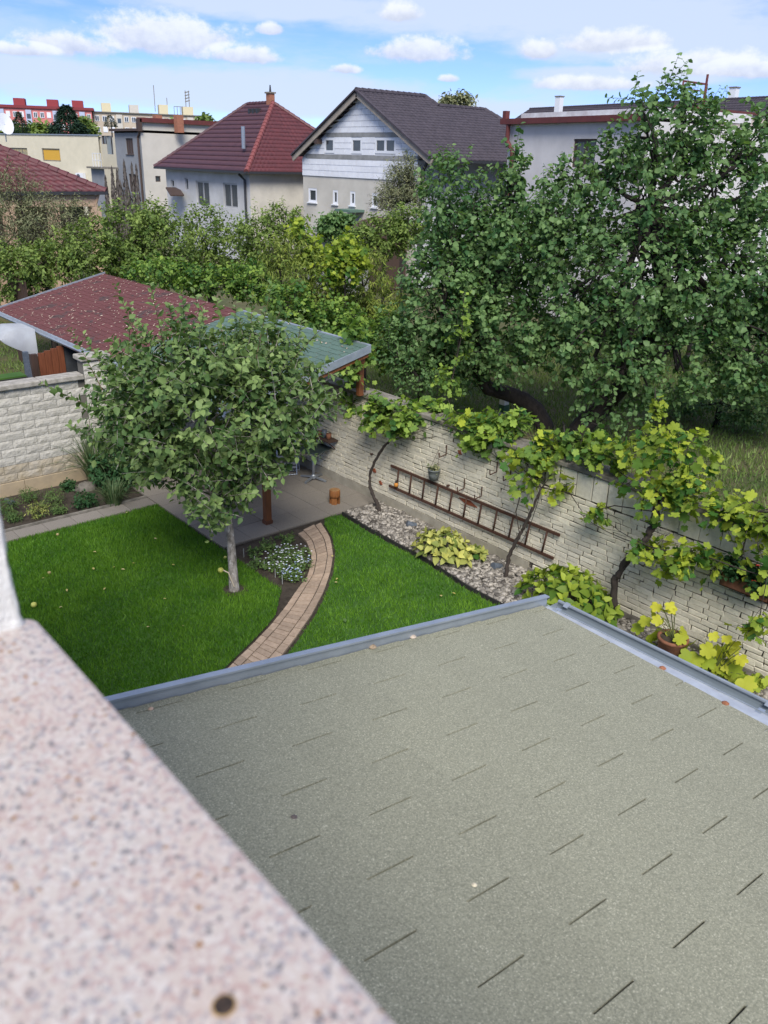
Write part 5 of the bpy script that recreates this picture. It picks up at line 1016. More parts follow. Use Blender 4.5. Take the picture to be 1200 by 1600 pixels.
# flower bed beside the path
fbp = [tuple(G(*q)[:2]) for q in ((385, 868), (410, 853), (455, 832), (475, 850), (482, 872), (474, 900), (455, 915), (442, 912), (410, 890))]
for i, q in enumerate(((465, 888), (452, 900), (470, 870), (440, 890), (455, 875), (462, 905), (425, 885), (447, 862), (433, 872), (472, 885))):
    p = G(*q); fc = [WHF, BLF, WHF, WHF][i % 4]
    herb('flower_clump', 'low clump of tiny pale blue flowers in the path bed' if fc is BLF else 'low clump of tiny white flowers in the path bed', p, .19, .12, 46, .045, 'small', LEAF_HERB, .6, group='flower clumps in the path bed', L=.09, per=5, fl=(fc, 17, .020))
for i, (q, lab) in enumerate((((400, 868), 'green leafy seedling at the left tip of the path bed'), ((420, 856), 'leafy seedling next to the timber post'), ((448, 845), 'small green seedling in bare soil by the path start'), ((405, 885), 'low green plant along the lawn edge of the path bed'))): herb('bed_seedling', lab, G(*q), .16, .12, 26, .06, 'small', LEAF_HERB, .5, L=.1, group='seedlings in the path bed')
for i, q in enumerate(((381, 868), (398, 880), (413, 888), (430, 900), (441, 910))):
    p = G(*q); o = MB().box((p[0], p[1], .05), (.03, .01, .15), .8+.1*i).build('plant_label', mat('pale_stake', (.30, .31, .29), (.24, .24, .23), scale=30, rough=.7, coords='World')); tag(o, 'pale flat marker stake along the lawn edge of the path bed', 'plant marker', 'marker stakes of the path bed')
# ================================================================ houses beyond the gardens
def plaster(name, a, b, sc=1.2): return mat(name, a, b, scale=sc, rough=.92, bump=.3, bscale=25, dist=.01, coords='World')
GLASS = mat('window_glass', (.03, .036, .042), (.06, .07, .08), scale=.8, rough=.08, spec=.8, coords='World')
CURT = mat('curtain_glass', (.11, .12, .125), (.06, .065, .07), scale=6, rough=.2, coords='World', stretch=(3, 3, .2))
WPVC = mat('white_frame', (.72, .73, .75), None, rough=.5); BRF = mat('brown_frame', (.07, .045, .035), None, rough=.6)
DKGUT = mat('dark_gutter', (.035, .037, .042), None, rough=.5); MAROON = mat('maroon_metal', (.14, .035, .03), (.10, .028, .025), scale=3, rough=.6, coords='World')
class Wall:
    """upright wall from A to B (plan), outward normal towards the viewer's side; openings given by corner pixels"""
    def __init__(s, root, A, B, z0, z1, m_, name='wall', th=.3):
        s.root, s.A, s.B, s.z0, s.z1, s.m = root, np.array(A[:2], float), np.array(B[:2], float), z0, z1, m_; d = s.B-s.A; s.L = np.linalg.norm(d); s.u = d/s.L; n = np.array([s.u[1], -s.u[0]])
        if n.dot(CAM[:2]-s.A) < 0: n = -n
        s.n = n; s.op = []; s.name = name; s.th = th
    def uz(s, px, py): P = PAB(px, py, s.A, s.B); return (P[:2]-s.A).dot(s.u), P[2]
    def P(s, u, z, out=0.): q = s.A+s.u*u+s.n*out; return np.array([q[0], q[1], z])
    def rect(s, x0, y0, x1, y1):
        xm, ym = (x0+x1)/2, (y0+y1)/2; u0, u1 = sorted((s.uz(x0, ym)[0], s.uz(x1, ym)[0])); z1, z0 = s.uz(xm, y0)[1], s.uz(xm, y1)[1]; return u0, u1, z0, z1
    def window(s, x0, y0, x1, y1, fm=None, gm=None, mull=0, fw=.07, sill=None, dep=.14, trans=0, name='window'):
        u0, u1, z0, z1 = r = s.rect(x0, y0, x1, y1); s.op.append(r); s._w(r, fm or WPVC, gm or GLASS, mull, fw, sill, dep, trans, name); return r
    def obox(s, m_, u0, u1, z0, z1, o0, o1):
        P = [s.P(u, z, o) for o in (o0, o1) for u, z in ((u0, z0), (u1, z0), (u1, z1), (u0, z1))]; return m_.add(P, [(3, 2, 1, 0), (4, 5, 6, 7), (0, 1, 5, 4), (1, 2, 6, 5), (2, 3, 7, 6), (3, 0, 4, 7)])
    def _w(s, r, fm, gm, mull, fw, sill, dep, trans, name):
        u0, u1, z0, z1 = r; m_ = MB()
        for a in ((u0, u0+fw, z0, z1), (u1-fw, u1, z0, z1), (u0+fw, u1-fw, z0, z0+fw), (u0+fw, u1-fw, z1-fw, z1)): s.obox(m_, *a, -dep, -dep+.07)
        for k in range(mull): u = u0+(u1-u0)*(k+1)/(mull+1); s.obox(m_, u-fw*.6, u+fw*.6, z0+fw, z1-fw, -dep, -dep+.065)
        w = m_.build(name, fm, s.root); p = MB(); s.obox(p, u0+fw*.5, u1-fw*.5, z0+fw*.5, z1-fw*.5, -dep+.005, -dep+.03); p.build('pane', gm, w)
        if sill is not None: q = MB(); s.obox(q, u0-.06, u1+.06, z0-.06, z0-.005, -.1, .09); q.build('sill', sill, w)
    def build(s):
        us = sorted({0., s.L}|{min(max(v, 0), s.L) for r in s.op for v in r[:2]}); zs = sorted({s.z0, s.z1}|{min(max(v, s.z0), s.z1) for r in s.op for v in r[2:]}); m_ = MB()
        def q(a, b, c, d): m_.add([a, b, c, d], [(0, 1, 2, 3)])
        for i in range(len(us)-1):
            for j in range(len(zs)-1):
                uc, zc = (us[i]+us[i+1])/2, (zs[j]+zs[j+1])/2
                if any(r[0] < uc < r[1] and r[2] < zc < r[3] for r in s.op): continue
                q(s.P(us[i], zs[j]), s.P(us[i+1], zs[j]), s.P(us[i+1], zs[j+1]), s.P(us[i], zs[j+1]))
        for u0, u1, z0, z1 in s.op:
            dd = -.2
            for (a, b) in (((u0, z0), (u1, z0)), ((u1, z0), (u1, z1)), ((u1, z1), (u0, z1)), ((u0, z1), (u0, z0))): q(s.P(*a), s.P(*b), s.P(*b, dd), s.P(*a, dd))
            q(s.P(u0, z0, dd), s.P(u1, z0, dd), s.P(u1, z1, dd), s.P(u0, z1, dd))
        return m_.build(s.name, s.m, s.root)
def tile_slope(root, EL, ER, RL, RR, m_, rows, name='roof_slope', colw=.30, amp=.016, step=.035, flat=False):
    """stepped, corrugated tile rows between an eave (EL-ER) and a ridge (RL-RR)"""
    EL, ER, RL, RR = [np.array(p, float) for p in (EL, ER, RL, RR)]; V = []; F = []; n = np.cross(ER-EL, RL-EL); n /= np.linalg.norm(n); n = n if n[2] > 0 else -n
    ud = (ER-EL)/np.linalg.norm(ER-EL); ncol = int(np.linalg.norm(ER-EL)/colw*4)
    for r_ in range(rows):
        t0, t1 = r_/rows, (r_+1)/rows; a0, b0 = EL*(1-t0)+RL*t0, ER*(1-t0)+RR*t0; a1, b1 = EL*(1-t1)+RL*t1, ER*(1-t1)+RR*t1; b = len(V); nc = max(2, int(ncol*np.linalg.norm(b0-a0)/np.linalg.norm(ER-EL)))
        for p, q, h in ((a0, b0, -.03), (a0, b0, step), (a1, b1, 0.)):
            for i in range(nc+1):
                w = p*(1-i/nc)+q*(i/nc); s_ = (w-EL).dot(ud); V.append(w+n*(h+(0 if flat else amp*math.cos(s_/colw*2*math.pi))))
        for k in range(2):
            for i in range(nc): F.append((b+k*(nc+1)+i, b+k*(nc+1)+i+1, b+(k+1)*(nc+1)+i+1, b+(k+1)*(nc+1)+i))
    return piece(name, V, F, m_, root, False)
def ridge(root, pts, m_, r=.12, name='ridge_tiles'):
    m2 = MB()
    for a, b in zip(pts[:-1], pts[1:]):
        a, b = np.array(a, float), np.array(b, float); L = np.linalg.norm(b-a); k = max(1, int(L/.38))
        for i in range(k): m2.tube([a+(b-a)*i/k, a+(b-a)*(i+1)/k*.999], [r*1.12, r*.92], 8)
    return m2.build(name, m_, root)

# ---------------------------------------------------------------- red hipped house
TILE_R = mat('maroon_tile', (.125, .034, .037), (.088, .028, .031), scale=3, rough=.55, coords='World', spec=.4); TILE_P = mat('plum_tile', (.095, .038, .043), (.07, .03, .035), scale=3, rough=.5, coords='World')
TILE_D = mat('dark_tile', (.078, .066, .078), (.054, .047, .056), scale=3, spec=.2, rough=.75, coords='World')
rh = thing('hipped_house', (32, 52, 0), 'cream house with a red brown hipped tile roof and small chimney', 'house')
PLW = plaster('grey_white_plaster', (.56, .555, .545), (.46, .455, .445)); PLC = plaster('cream_plaster', (.62, .575, .49), (.50, .465, .395))
ez = 5.3; K0 = G(385, 268, ez); K1 = G(248, 260.5, ez); K2 = K0+(9.5, 0, 0)                       # eave corners: near, far left, right
cx = K0[0]; K1 = np.array([cx, K1[1], ez]); WD = 10.4; K2 = np.array([cx+WD, K0[1], ez]); K3 = np.array([cx+WD, K1[1], ez]); ov = .55
apex = PD(433, 161, np.array([cx+WD*.5, K0[1]+5.0, 0]).dot(_FH)); rz_ = apex[2]; RA = np.array([cx+WD*.5, K0[1]+4.8, rz_]); RB = np.array([cx+WD*.5, K1[1]-4.0, rz_])
w1 = Wall(rh, (cx+ov, K0[1]+ov), (cx+ov, K1[1]-ov), 0, ez-.05, PLW)
for x0, y0, x1, y1 in ((267, 281, 272, 293), (289, 278, 294, 297)): w1.window(x0, y0, x1, y1, mat('grey_frame', (.4, .4, .4), None, rough=.6), GLASS, fw=.08)
for x0, y0, x1, y1 in ((307, 283, 327, 322), (349, 286, 371, 325)): w1.window(x0, y0, x1, y1, MATS['grey_frame'], CURT, 1, fw=.1)
w1.build(); w2 = Wall(rh, (cx+ov, K0[1]+ov), (cx+WD-ov, K0[1]+ov), 0, ez-.05, PLC); w2.build()
Wall(rh, (cx+WD-ov, K0[1]+ov), (cx+WD-ov, K1[1]-ov), 0, ez-.05, PLC).build(); Wall(rh, (cx+ov, K1[1]-ov), (cx+WD-ov, K1[1]-ov), 0, ez-.05, PLC).build()
tile_slope(rh, K1, K0, RB, RA, TILE_P, 15, flat=True, step=.06); tile_slope(rh, K0, K2, RA, RA, TILE_R, 18); tile_slope(rh, K2, K3, RA, RB, TILE_R, 12, flat=True); tile_slope(rh, K3, K1, RB, RB, TILE_R, 12, flat=True)
ridge(rh, [K0, RA], mat('pink_tile', (.22, .065, .06), None, rough=.6), .15); ridge(rh, [RA, RB], TILE_P, .13); ridge(rh, [K1, RB], TILE_P, .13); ridge(rh, [K2, RA], TILE_R, .13)
MB().bar(K0+(0, 0, -.06), K1+(0, 0, -.06), .14, .13).bar(K0+(0, 0, -.06), K2+(0, 0, -.06), .14, .13).build('gutter', DKGUT, rh)
dp = w1.P(.35, 0, .1); MB().tube([w1.P(.5, ez-.15, .45), w1.P(.42, ez-.5, .1), (dp[0], dp[1], 0)], .075, 8).build('downpipe', DKGUT, rh)
CHB = mat('orange_brick', (.36, .15, .09), (.28, .12, .075), scale=6, rough=.9, coords='World')
ch = MB().b2(RA+(-.2, .1, -.4), RA+(.2, .5, .55)).build('chimney', CHB, rh); MB().b2(RA+(-.27, .03, .55), RA+(.27, .57, .64)).build('cap', CONC, ch); MB().tube([RA+(0, .3, .6), RA+(0, .3, 1.05)], [.08, .04], 8).build('flue', DKGUT, ch)
ap = PD(380, 210, (K0+K1).dot(_FH)/2-2); MB().tube([ap+(0, 0, -.8), ap+(0, 0, .45)], .12, 10).build('flue', ALU, rh)
for f in (.2, .35, .5): p = RA*(1-f)+RB*f; MB().b2(p+(-.9, -.1, -.75), p+(-.6, .1, -.35)).build('snow_hook', DKGUT, rh)
MB().bar(w1.P(w1.L-1.2, 4.0, .2), w1.P(w1.L-3.2, 3.6, .9), .9, .08).build('porch_canopy', BRF, rh)

# ---------------------------------------------------------------- gable house of raw white blocks
gh = thing('gable_house', (30, 37, 0), 'unfinished white block gable house with dark tiled roof and white windows', 'house')
AAC = mat('aerated_block', (.76, .77, .79), (.68, .69, .72), scale=3, rough=.95, coords='World', rand=.05); RENDER = plaster('old_render', (.60, .565, .49), (.46, .43, .37), .5); BEAM = mat('ring_beam', (.30, .30, .29), (.21, .21, .205), scale=2, rough=.95, coords='World')
X_ = 30.; OVH = .45; gL = PX(474, 300, X_)[1]; gR = PX(652, 300, X_)[1]; zb = PX(475, 274, X_)[2]
ridY = PX(556, 141, X_-OVH)[1]; zt_ = PX(556, 141, X_-OVH)[2]; eaL = PX(456, 243, X_-OVH); eaR_z = eaL[2]
low = Wall(gh, (X_, gL), (X_, gR), 0, zb, RENDER)
for x0, y0, x1, y1 in ((482, 294, 495, 316), (520, 297, 528, 319), (547, 299, 555, 321), (581, 302, 590, 324)): low.window(x0, y0, x1, y1, WPVC, GLASS, fw=.12, sill=WPVC, dep=.08)
low.build()
def gz_at(y): # underside of the gable slopes at Y
    return zt_-.30-abs(y-ridY)*(zt_-eaR_z)/abs(eaL[1]-ridY)
zt2 = PX(540, 213.5, X_)[2]; hw_ = min(gL-ridY, (zt_-.30-zt2)*abs(eaL[1]-ridY)/(zt_-eaR_z)); zsh = min(gz_at(gL), gz_at(gR))-.02
Wall(gh, (X_-.02, gL), (X_-.02, gR), zb+.001, min(zsh, PX(540, 241, X_)[2]), AAC).build()
zb2 = min(zsh, PX(540, 241, X_)[2])+.001; upw = Wall(gh, (X_-.02, ridY+hw_), (X_-.02, max(gR, ridY-hw_)), zb2, zt2, mat('block_joint', (.50, .51, .53), None, rough=.95))
wins = [upw.window(*q, WPVC, GLASS, fw=.13, dep=.05, mull=mu) for q, mu in (((507, 215, 523, 239), 0), ((549, 215, 566, 240), 0), ((586, 215, 619, 240), 1))]
upw.build()
yl_, yr_ = ridY+hw_, max(gR, ridY-hw_)
MB().extrude([(X_-.02, yl_, zt2), (X_-.02, yr_, zt2), (X_-.02, yr_, gz_at(yr_)), (X_-.02, ridY, gz_at(ridY)), (X_-.02, yl_, gz_at(yl_))], (.25, 0, 0)).build('gable', MATS['block_joint'], gh)
for yo, yi in ((gL, yl_), (gR, yr_)):
    if abs(yo-yi) > .05: MB().extrude([(X_-.02, yo, zb2), (X_-.02, yi, zb2), (X_-.02, yi, gz_at(yi)), (X_-.02, yo, max(zb2+.01, gz_at(yo)))], (.25, 0, 0)).build('gable_shoulder', MATS['block_joint'], gh)
beams = [(PX(500, 248, X_)[2], PX(500, 241, X_)[2]), (PX(560, 214, X_)[2], PX(560, 207.5, X_)[2])]
wy = [sorted((upw.P(r[0], 0)[1], upw.P(r[1], 0)[1]))+[r[2], r[3]] for r in wins]
zones = [(zb, beams[0][0], 3), (beams[0][1], beams[1][0], 3), (beams[1][1], zt_, 7)]; k = 0
for z0_b, z1_b, nrw in zones:                               # courses of blocks, each its own piece
    for q in range(nrw):
        za, zb_2 = z0_b+(z1_b-z0_b)*q/nrw, z0_b+(z1_b-z0_b)*(q+1)/nrw; y = gR-(.35 if k % 2 else 0)-.2; k += 1
        while y < gL:
            segs = [(max(y+.01, gR), min(y+.70, gL))]; y += .71
            for wa, wb_, wz0, wz1 in wy:
                if wz0 < zb_2-.02 and za+.02 < wz1: segs = [p for a_, b_ in segs for p in ((a_, min(b_, wa)), (max(a_, wb_), b_))]
            for a_, b_ in segs:
                if b_-a_ < .06: continue
                ta, tb2 = min(zb_2-.012, gz_at(a_)), min(zb_2-.012, gz_at(b_))
                if max(ta, tb2) < za+.06: continue
                MB().extrude([(X_-.05, a_, za+.012), (X_-.05, b_, za+.012), (X_-.05, b_, max(tb2, za+.02)), (X_-.05, a_, max(ta, za+.02))], (.028, 0, 0)).build('block', AAC, gh)
for b0_, b1_ in beams:
    half = min(gL-.02-ridY, (zt_-.32-b1_)*abs(eaL[1]-ridY)/(zt_-eaR_z)); MB().b2((X_-.055, max(gR+.02, ridY-half), b0_), (X_-.022, ridY+half, b1_)).build('ring_beam', BEAM, gh)
for yy, in ((gL,), (gR,)): Wall(gh, (X_, yy), (X_+13, yy), 0, eaR_z, RENDER if yy == gL else mat('side_block', (.55, .56, .58), (.48, .49, .5), scale=2, rough=.9, coords='World')).build()
XO = X_-OVH; RL_ = np.array([XO, ridY, zt_]); RR_ = np.array([PY(664, 150, ridY)[0], ridY, zt_])
eaveR = np.array([XO, 2*ridY-eaL[1], eaR_z]); eaveL = np.array([XO, eaL[1], eaR_z])
def y_f(f): return eaveR[1]*(1-f)+ridY*f
fw_ = min(np.linspace(.5, .98, 97), key=lambda f: abs(PY(720, 168.5, y_f(f))[2]-(eaR_z*(1-f)+zt_*f))); yw_ = y_f(fw_); zw = eaR_z*(1-fw_)+zt_*fw_
P1 = np.array([PY(685, 166, yw_)[0], yw_, zw]); P2 = np.array([PY(757, 170, yw_)[0], yw_, zw]); A0_ = np.array([XO, yw_, zw]); e2 = np.array([P2[0]+(yw_-eaveR[1])*.5, eaveR[1], eaR_z]); nr_ = max(3, round(24*fw_))
tile_slope(gh, eaveR, e2, A0_, P2, TILE_D, nr_); tile_slope(gh, A0_, P1, RL_, RR_, TILE_D, max(2, 24-nr_))
yb_ = 2*ridY-yw_; B1, B2, A1_ = [np.array([p[0], yb_, zw]) for p in (P1, P2, A0_)]; f2 = np.array([e2[0], eaL[1], eaR_z])
tile_slope(gh, eaveL, f2, A1_, B2, TILE_D, 12, flat=True); tile_slope(gh, A1_, B1, RL_, RR_, TILE_D, 3, flat=True); tile_slope(gh, e2, f2, P2, B2, TILE_D, 12, flat=True); tile_slope(gh, P1, B1, RR_, RR_, TILE_D, 3, flat=True)
MB().add([P1, P2, B2, B1], [(0, 1, 2, 3)]).build('flat_roof_top', MATS.get('tar_roof') or mat('tar_roof', (.07, .072, .075), (.05, .05, .052), scale=2, rough=.8, coords='World'), gh)
ridge(gh, [RL_, RR_], TILE_D, .14); ridge(gh, [RR_, P1, P2, e2], TILE_D, .12)
BARGE = mat('barge_timber', (.36, .31, .25), (.28, .24, .2), scale=3, rough=.8, coords='World')
for e in (eaveL, eaveR): MB().bar(e+(.05, 0, -.16), RL_+(.05, 0, -.16), .06, .30).build('barge_board', BARGE, gh); MB().bar(e+(-.02, 0, .03), RL_+(-.02, 0, .03), .14, .08).build('verge_tiles', TILE_D, gh)
MB().b2((X_-.4, gL-1.9, gz_at(gL-1.9)-.35), (X_, gL-1.65, gz_at(gL-1.9)-.1)).build('purlin_end', BRF, gh)
MB().bar(eaveR+(.1, -.05, -.08), e2+(0, -.05, -.08), .14, .12).build('gutter', DKGUT, gh); pd_ = np.array([X_+.15, gR-.1, 0]); MB().tube([pd_+(0, -.4, eaR_z-.1), pd_+(0, 0, eaR_z-.7), pd_+(0, 0, 0)], .08, 8).build('downpipe', DKGUT, gh)
sk0, sk1 = PY(772, 213, (ridY+eaveR[1])/2), PY(789, 227, (ridY+eaveR[1])/2)
sxm = (sk0[0]+sk1[0])/2; f0, f1 = .30, .16
def on_slope(x, f): return np.array([x, y_f(f), eaR_z*(1-f)+zt_*f+.12])
MB().add([on_slope(sxm-.5, f1), on_slope(sxm+.4, f1), on_slope(sxm+.4, f0), on_slope(sxm-.5, f0)], [(0, 1, 2, 3)]).build('skylight', mat('skylight', (.45, .5, .55), None, rough=.15, spec=.9), gh)
# sheds at the foot of the gable house
r = thing('garden_shed', (27.5, 31.5, 0), 'low brown roofed shed at the foot of the gable house', 'shed')
s0, s1 = PX(535, 345, 27.5), PX(582, 345, 27.5); zs_ = s0[2]
MB().b2((27.5, s1[1], 0), (29.8, s0[1], zs_-.25)).build('wall', BRF, r); MB().add([(27.2, s1[1]-.2, zs_-.3), (27.2, s0[1]+.2, zs_-.3), (29.9, s0[1]+.2, zs_+.15), (29.9, s1[1]-.2, zs_+.15), (27.2, s1[1]-.2, zs_-.4), (27.2, s0[1]+.2, zs_-.4)], [(0, 3, 2, 1), (0, 1, 5, 4)]).build('roof', mat('brown_sheet', (.09, .05, .045), (.06, .035, .03), scale=2, rough=.8, coords='World'), r)
r = thing('door_canopy', (29.3, 33, 3), 'small green canopy on the gable house wall', 'canopy'); q0, q1 = PX(532, 326, 29.4), PX(556, 328, 29.4)
MB().b2((29.0, q1[1], q0[2]-.12), (30.0, q0[1], q0[2])).build('board', mat('green_sheet', (.10, .17, .13), None, rough=.7), r); MB().tube([(29.1, q0[1]-.1, q0[2]-.1), (29.1, q0[1]-.1, q0[2]-1.6)], .04, 6).build('post', RUST, r)
r = thing('garden_shed', (25, 33, 0), 'dark grey shed roof between the trees and the gable house', 'shed'); s0, s1 = PX(478, 362, 26), PX(540, 372, 26)
MB().b2((26, s1[1], 0), (28, s0[1], s0[2]-.2)).build('wall', plaster('grey_shed_wall', (.3, .3, .29), (.24, .24, .23)), r); MB().add([(25.8, s1[1]-.2, s0[2]-.3), (25.8, s0[1]+.2, s0[2]-.3), (28.2, s0[1]+.2, s0[2]+.1), (28.2, s1[1]-.2, s0[2]+.1)], [(0, 3, 2, 1)]).build('roof', mat('tar_roof', (.07, .072, .075), (.05, .05, .052), scale=2, rough=.8, coords='World'), r)

# ---------------------------------------------------------------- flat roofed grey and cream houses on the left
gb = thing('flat_house', (30, 65, 0), 'two storey grey and cream flat roofed house left of the hipped roof', 'house')
zt3 = 8.0; Q0 = G(219, 201, zt3); Q1 = G(151, 200.5, zt3); Q2 = Q0+np.array([13, 0, 0])
GREYP = plaster('grey_render', (.27, .28, .295), (.215, .225, .24), .6); PLC2 = plaster('warm_cream', (.57, .53, .46), (.52, .485, .42))
w = Wall(gb, Q0, (Q0[0], Q1[1]), 0, zt3-.15, GREYP)
w.window(159, 212, 164, 225, BRF, GLASS, fw=.06); w.window(167, 212, 173, 241, mat('glass_brick', (.25, .28, .28), None, rough=.4), MATS['glass_brick'], fw=.05); w.window(197, 216, 208, 241, BRF, mat('brown_shutter', (.09, .07, .065), (.06, .045, .04), scale=8, rough=.7, coords='World', stretch=(1, 1, 4)), 2, fw=.08, sill=BRF); w.window(202, 272, 214, 300, BRF, MATS['brown_shutter'], 2, fw=.08); w.build()
w = Wall(gb, Q0, Q2, 0, zt3+.5, PLC2); w.window(243, 275, 251, 284, BRF, GLASS, fw=.07); w.build()
Wall(gb, (Q0[0], Q1[1]), (Q0[0]+13, Q1[1]), 0, zt3-.1, GREYP).build(); MB().b2((Q0[0], Q0[1], zt3-.3), (Q0[0]+13, Q1[1], zt3-.1)).build('roof', MATS['tar_roof'], gb)
MB().b2((Q0[0]-.35, Q0[1]-.02, zt3-.18), (Q0[0]+.1, Q1[1]+.3, zt3+.02)).build('eave_edge', BRF, gb); MB().b2((Q0[0]-.1, Q0[1]-.3, zt3+.5), (Q0[0]+13, Q0[1]+.3, zt3+.85)).build('parapet_cap', MAROON, gb); MB().b2((Q0[0]-.3, Q0[1]-.3, zt3-.2), (Q0[0]+.05, Q0[1]+.1, zt3+.75)).build('parapet_end', BRF, gb)
MB().tube([Q0+(-.12, -.12, -.2), Q0+(-.12, .35, -.7), (Q0[0]-.12, Q0[1]+.35, 0)], .09, 8).build('downpipe', BRF, gb)
for px in (246, 279): c = PD(px, 187, Q0.dot(_FH)+1.5); MB().b2((c[0]-.3, c[1]-.3, zt3-.2), (c[0]+.3, c[1]+.3, c[2]+.35)).build('chimney', CHB, gb)
lean_ = Wall(gb, (Q0[0]-1.2, Q1[1]+.1), (Q0[0]-1.2, Q1[1]+3), 0, PX(145, 262, Q0[0])[2], GREYP); lean_.build(); MB().b2((Q0[0]-1.6, Q1[1]-.2, lean_.z1), (Q0[0]+.5, Q1[1]+3, lean_.z1+.15)).build('porch_slab', CONC, gb)
rl = MB(); a = PX(143, 258, Q0[0]-1.3); 
for k in range(4): rl.tube([(Q0[0]-1.4, Q1[1]+.1+k*.6, lean_.z1+.15), (Q0[0]-1.4, Q1[1]+.1+k*.6, lean_.z1+1.25)], .025, 6)
rl.tube([(Q0[0]-1.4, Q1[1]+.1, lean_.z1+1.25), (Q0[0]-1.4, Q1[1]+1.9, lean_.z1+1.25)], .025, 6).tube([(Q0[0]-1.4, Q1[1]+.1, lean_.z1+.7), (Q0[0]-1.4, Q1[1]+1.9, lean_.z1+.7)], .025, 6).build('railing', WPVC, gb)
cb_ = thing('cream_house', (20, 70, 0), 'long cream flat roofed house with yellow blinds at the left', 'house')
zc_ = 7.6; W0 = G(153, 212, zc_); W1 = G(-60, 209, zc_); YELB = mat('yellow_blind', (.62, .36, .05), (.55, .31, .04), scale=10, rough=.6, coords='World'); PLY = plaster('pale_cream', (.64, .58, .44), (.58, .53, .40))
w = Wall(cb_, W1, W0, 0, zc_, PLY); w.window(66, 232, 94, 252, CONC, YELB, 0, fw=.12); w.window(16, 231, 43, 245, CONC, mat('half_blind', (.45, .36, .16), (.2, .2, .18), scale=2.2, rough=.4, coords='World'), 2, fw=.1); w.build()
w.name = 'parapet'; m_ = MB(); w.obox(m_, -.1, w.L+.1, zc_, zc_+.1, -.35, .1); m_.build('parapet_cap', ALU, cb_); nb_ = MB(); w.obox(nb_, 0, w.L, 0, zc_-.1, -9, -.31); nb_.build('body', PLY, cb_)
ac = thing('air_conditioner', w.P(*w.uz(127, 276), .3), 'white air conditioner box on the cream house wall', 'air conditioner'); u_, z_ = w.uz(129, 276)
m_ = MB(); w.obox(m_, u_-.55, u_+.55, z_-.35, z_+.35, .03, .4); m_.build('case', WPVC, ac); m_ = MB(); c = w.P(u_-.12, z_, .42); m_.tube([c, w.P(u_-.12, z_, .45)], .26, 14); m_.build('fan_grille', GREYPL, ac)
sd = PD(9, 197, W0.dot(_FH)-8); dish = thing('satellite_dish', sd, 'white satellite dishes on the cream roof at the left edge', 'satellite dish')
for k, (ox, tl) in enumerate(((0, .9), (-.9, .6))):
    c = sd+np.array([ox, -ox*.8, .2]); n_ = unit(np.array([.2-.5*k, -1, .35])); u1 = unit(np.cross(n_, (0, 0, 1.))); v1 = np.cross(u1, n_); m_ = MB()
    m_.v.append(tuple(c-n_*.15)); 
    for i in range(18): a = i/18*6.283; m_.v.append(tuple(c+u1*.75*math.cos(a)+v1*.95*math.sin(a)))
    for i in range(18): m_.f.append((0, 1+i, 1+(i+1) % 18))
    m_.build('reflector', WPVC, dish); MB().tube([c-n_*.15, c-n_*.3+(0, 0, -1.4)], .05, 6).build('mast', ALU, dish)

# ---------------------------------------------------------------- tiled house with porch at the left edge
lh = thing('porch_house', (14, 36, 0), 'house with maroon tiled roof and cream porch at the left edge', 'house')
ez2 = 4.75; C0 = G(166, 299, ez2); C1 = np.array([C0[0]-13, C0[1], ez2]); C2 = np.array([C0[0], C0[1]+12, ez2]); dR = ray(0, 232); 
# near slope faces the viewer; its hip runs from C0 up-left through (0, 232)
tt = (C0[1]+0-0)
hipz = lambda s_: C0+np.array([-s_, s_, .62*s_])
best = min(np.linspace(.5, 12, 400), key=lambda s_: abs(((hipz(s_)-CAM).dot(_R)/((hipz(s_)-CAM).dot(_F)))*FPX+600-0))
pk = hipz(best); tgt = PD(0, 232, pk.dot(_FH)); pitch_ = (tgt[2]-ez2)/best; Ls_ = 6.0; PKR = C0+np.array([-Ls_, Ls_, pitch_*Ls_]); PKL = PKR+np.array([-3, 0, 0])
tile_slope(lh, C1, C0, PKL, PKR, TILE_R, 18, colw=.30, amp=.03); tile_slope(lh, C0, C2, PKR, PKR, TILE_R, 16, colw=.3); ridge(lh, [C0, PKR], TILE_R, .13); ridge(lh, [PKL, PKR], TILE_R, .13)
MB().bar(C1+(0, -.02, -.06), C0+(0, -.02, -.06), .12, .12).bar(C0+(0, 0, -.06), C2+(0, 0, -.06), .12, .12).build('gutter', DKGUT, lh)
PEACHP = plaster('peach_plaster', (.52, .36, .24), (.46, .32, .22)); MB().b2(C1+(0, .12, -.55), C0+(-.35, .42, -.14)).build('porch_beam', PEACHP, lh)
for px in (146, 80, 10): p = PY(px, 310, C0[1]+.28); MB().b2((p[0]-.2, C0[1]+.12, 0), (p[0]+.2, C0[1]+.44, ez2-.56)).build('porch_pillar', PEACHP, lh)
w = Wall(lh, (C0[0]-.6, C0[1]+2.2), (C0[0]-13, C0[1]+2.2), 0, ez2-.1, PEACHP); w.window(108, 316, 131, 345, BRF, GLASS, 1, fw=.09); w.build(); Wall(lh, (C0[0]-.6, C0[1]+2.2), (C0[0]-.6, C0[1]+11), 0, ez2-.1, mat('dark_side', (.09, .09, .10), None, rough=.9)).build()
MB().tube([C0+(-.3, .1, -.1), C0+(-.45, .2, -.6), (C0[0]-.45, C0[1]+.1, 0)], .07, 8).build('downpipe', mat('peach_pipe', (.45, .3, .2), None, rough=.6), lh)

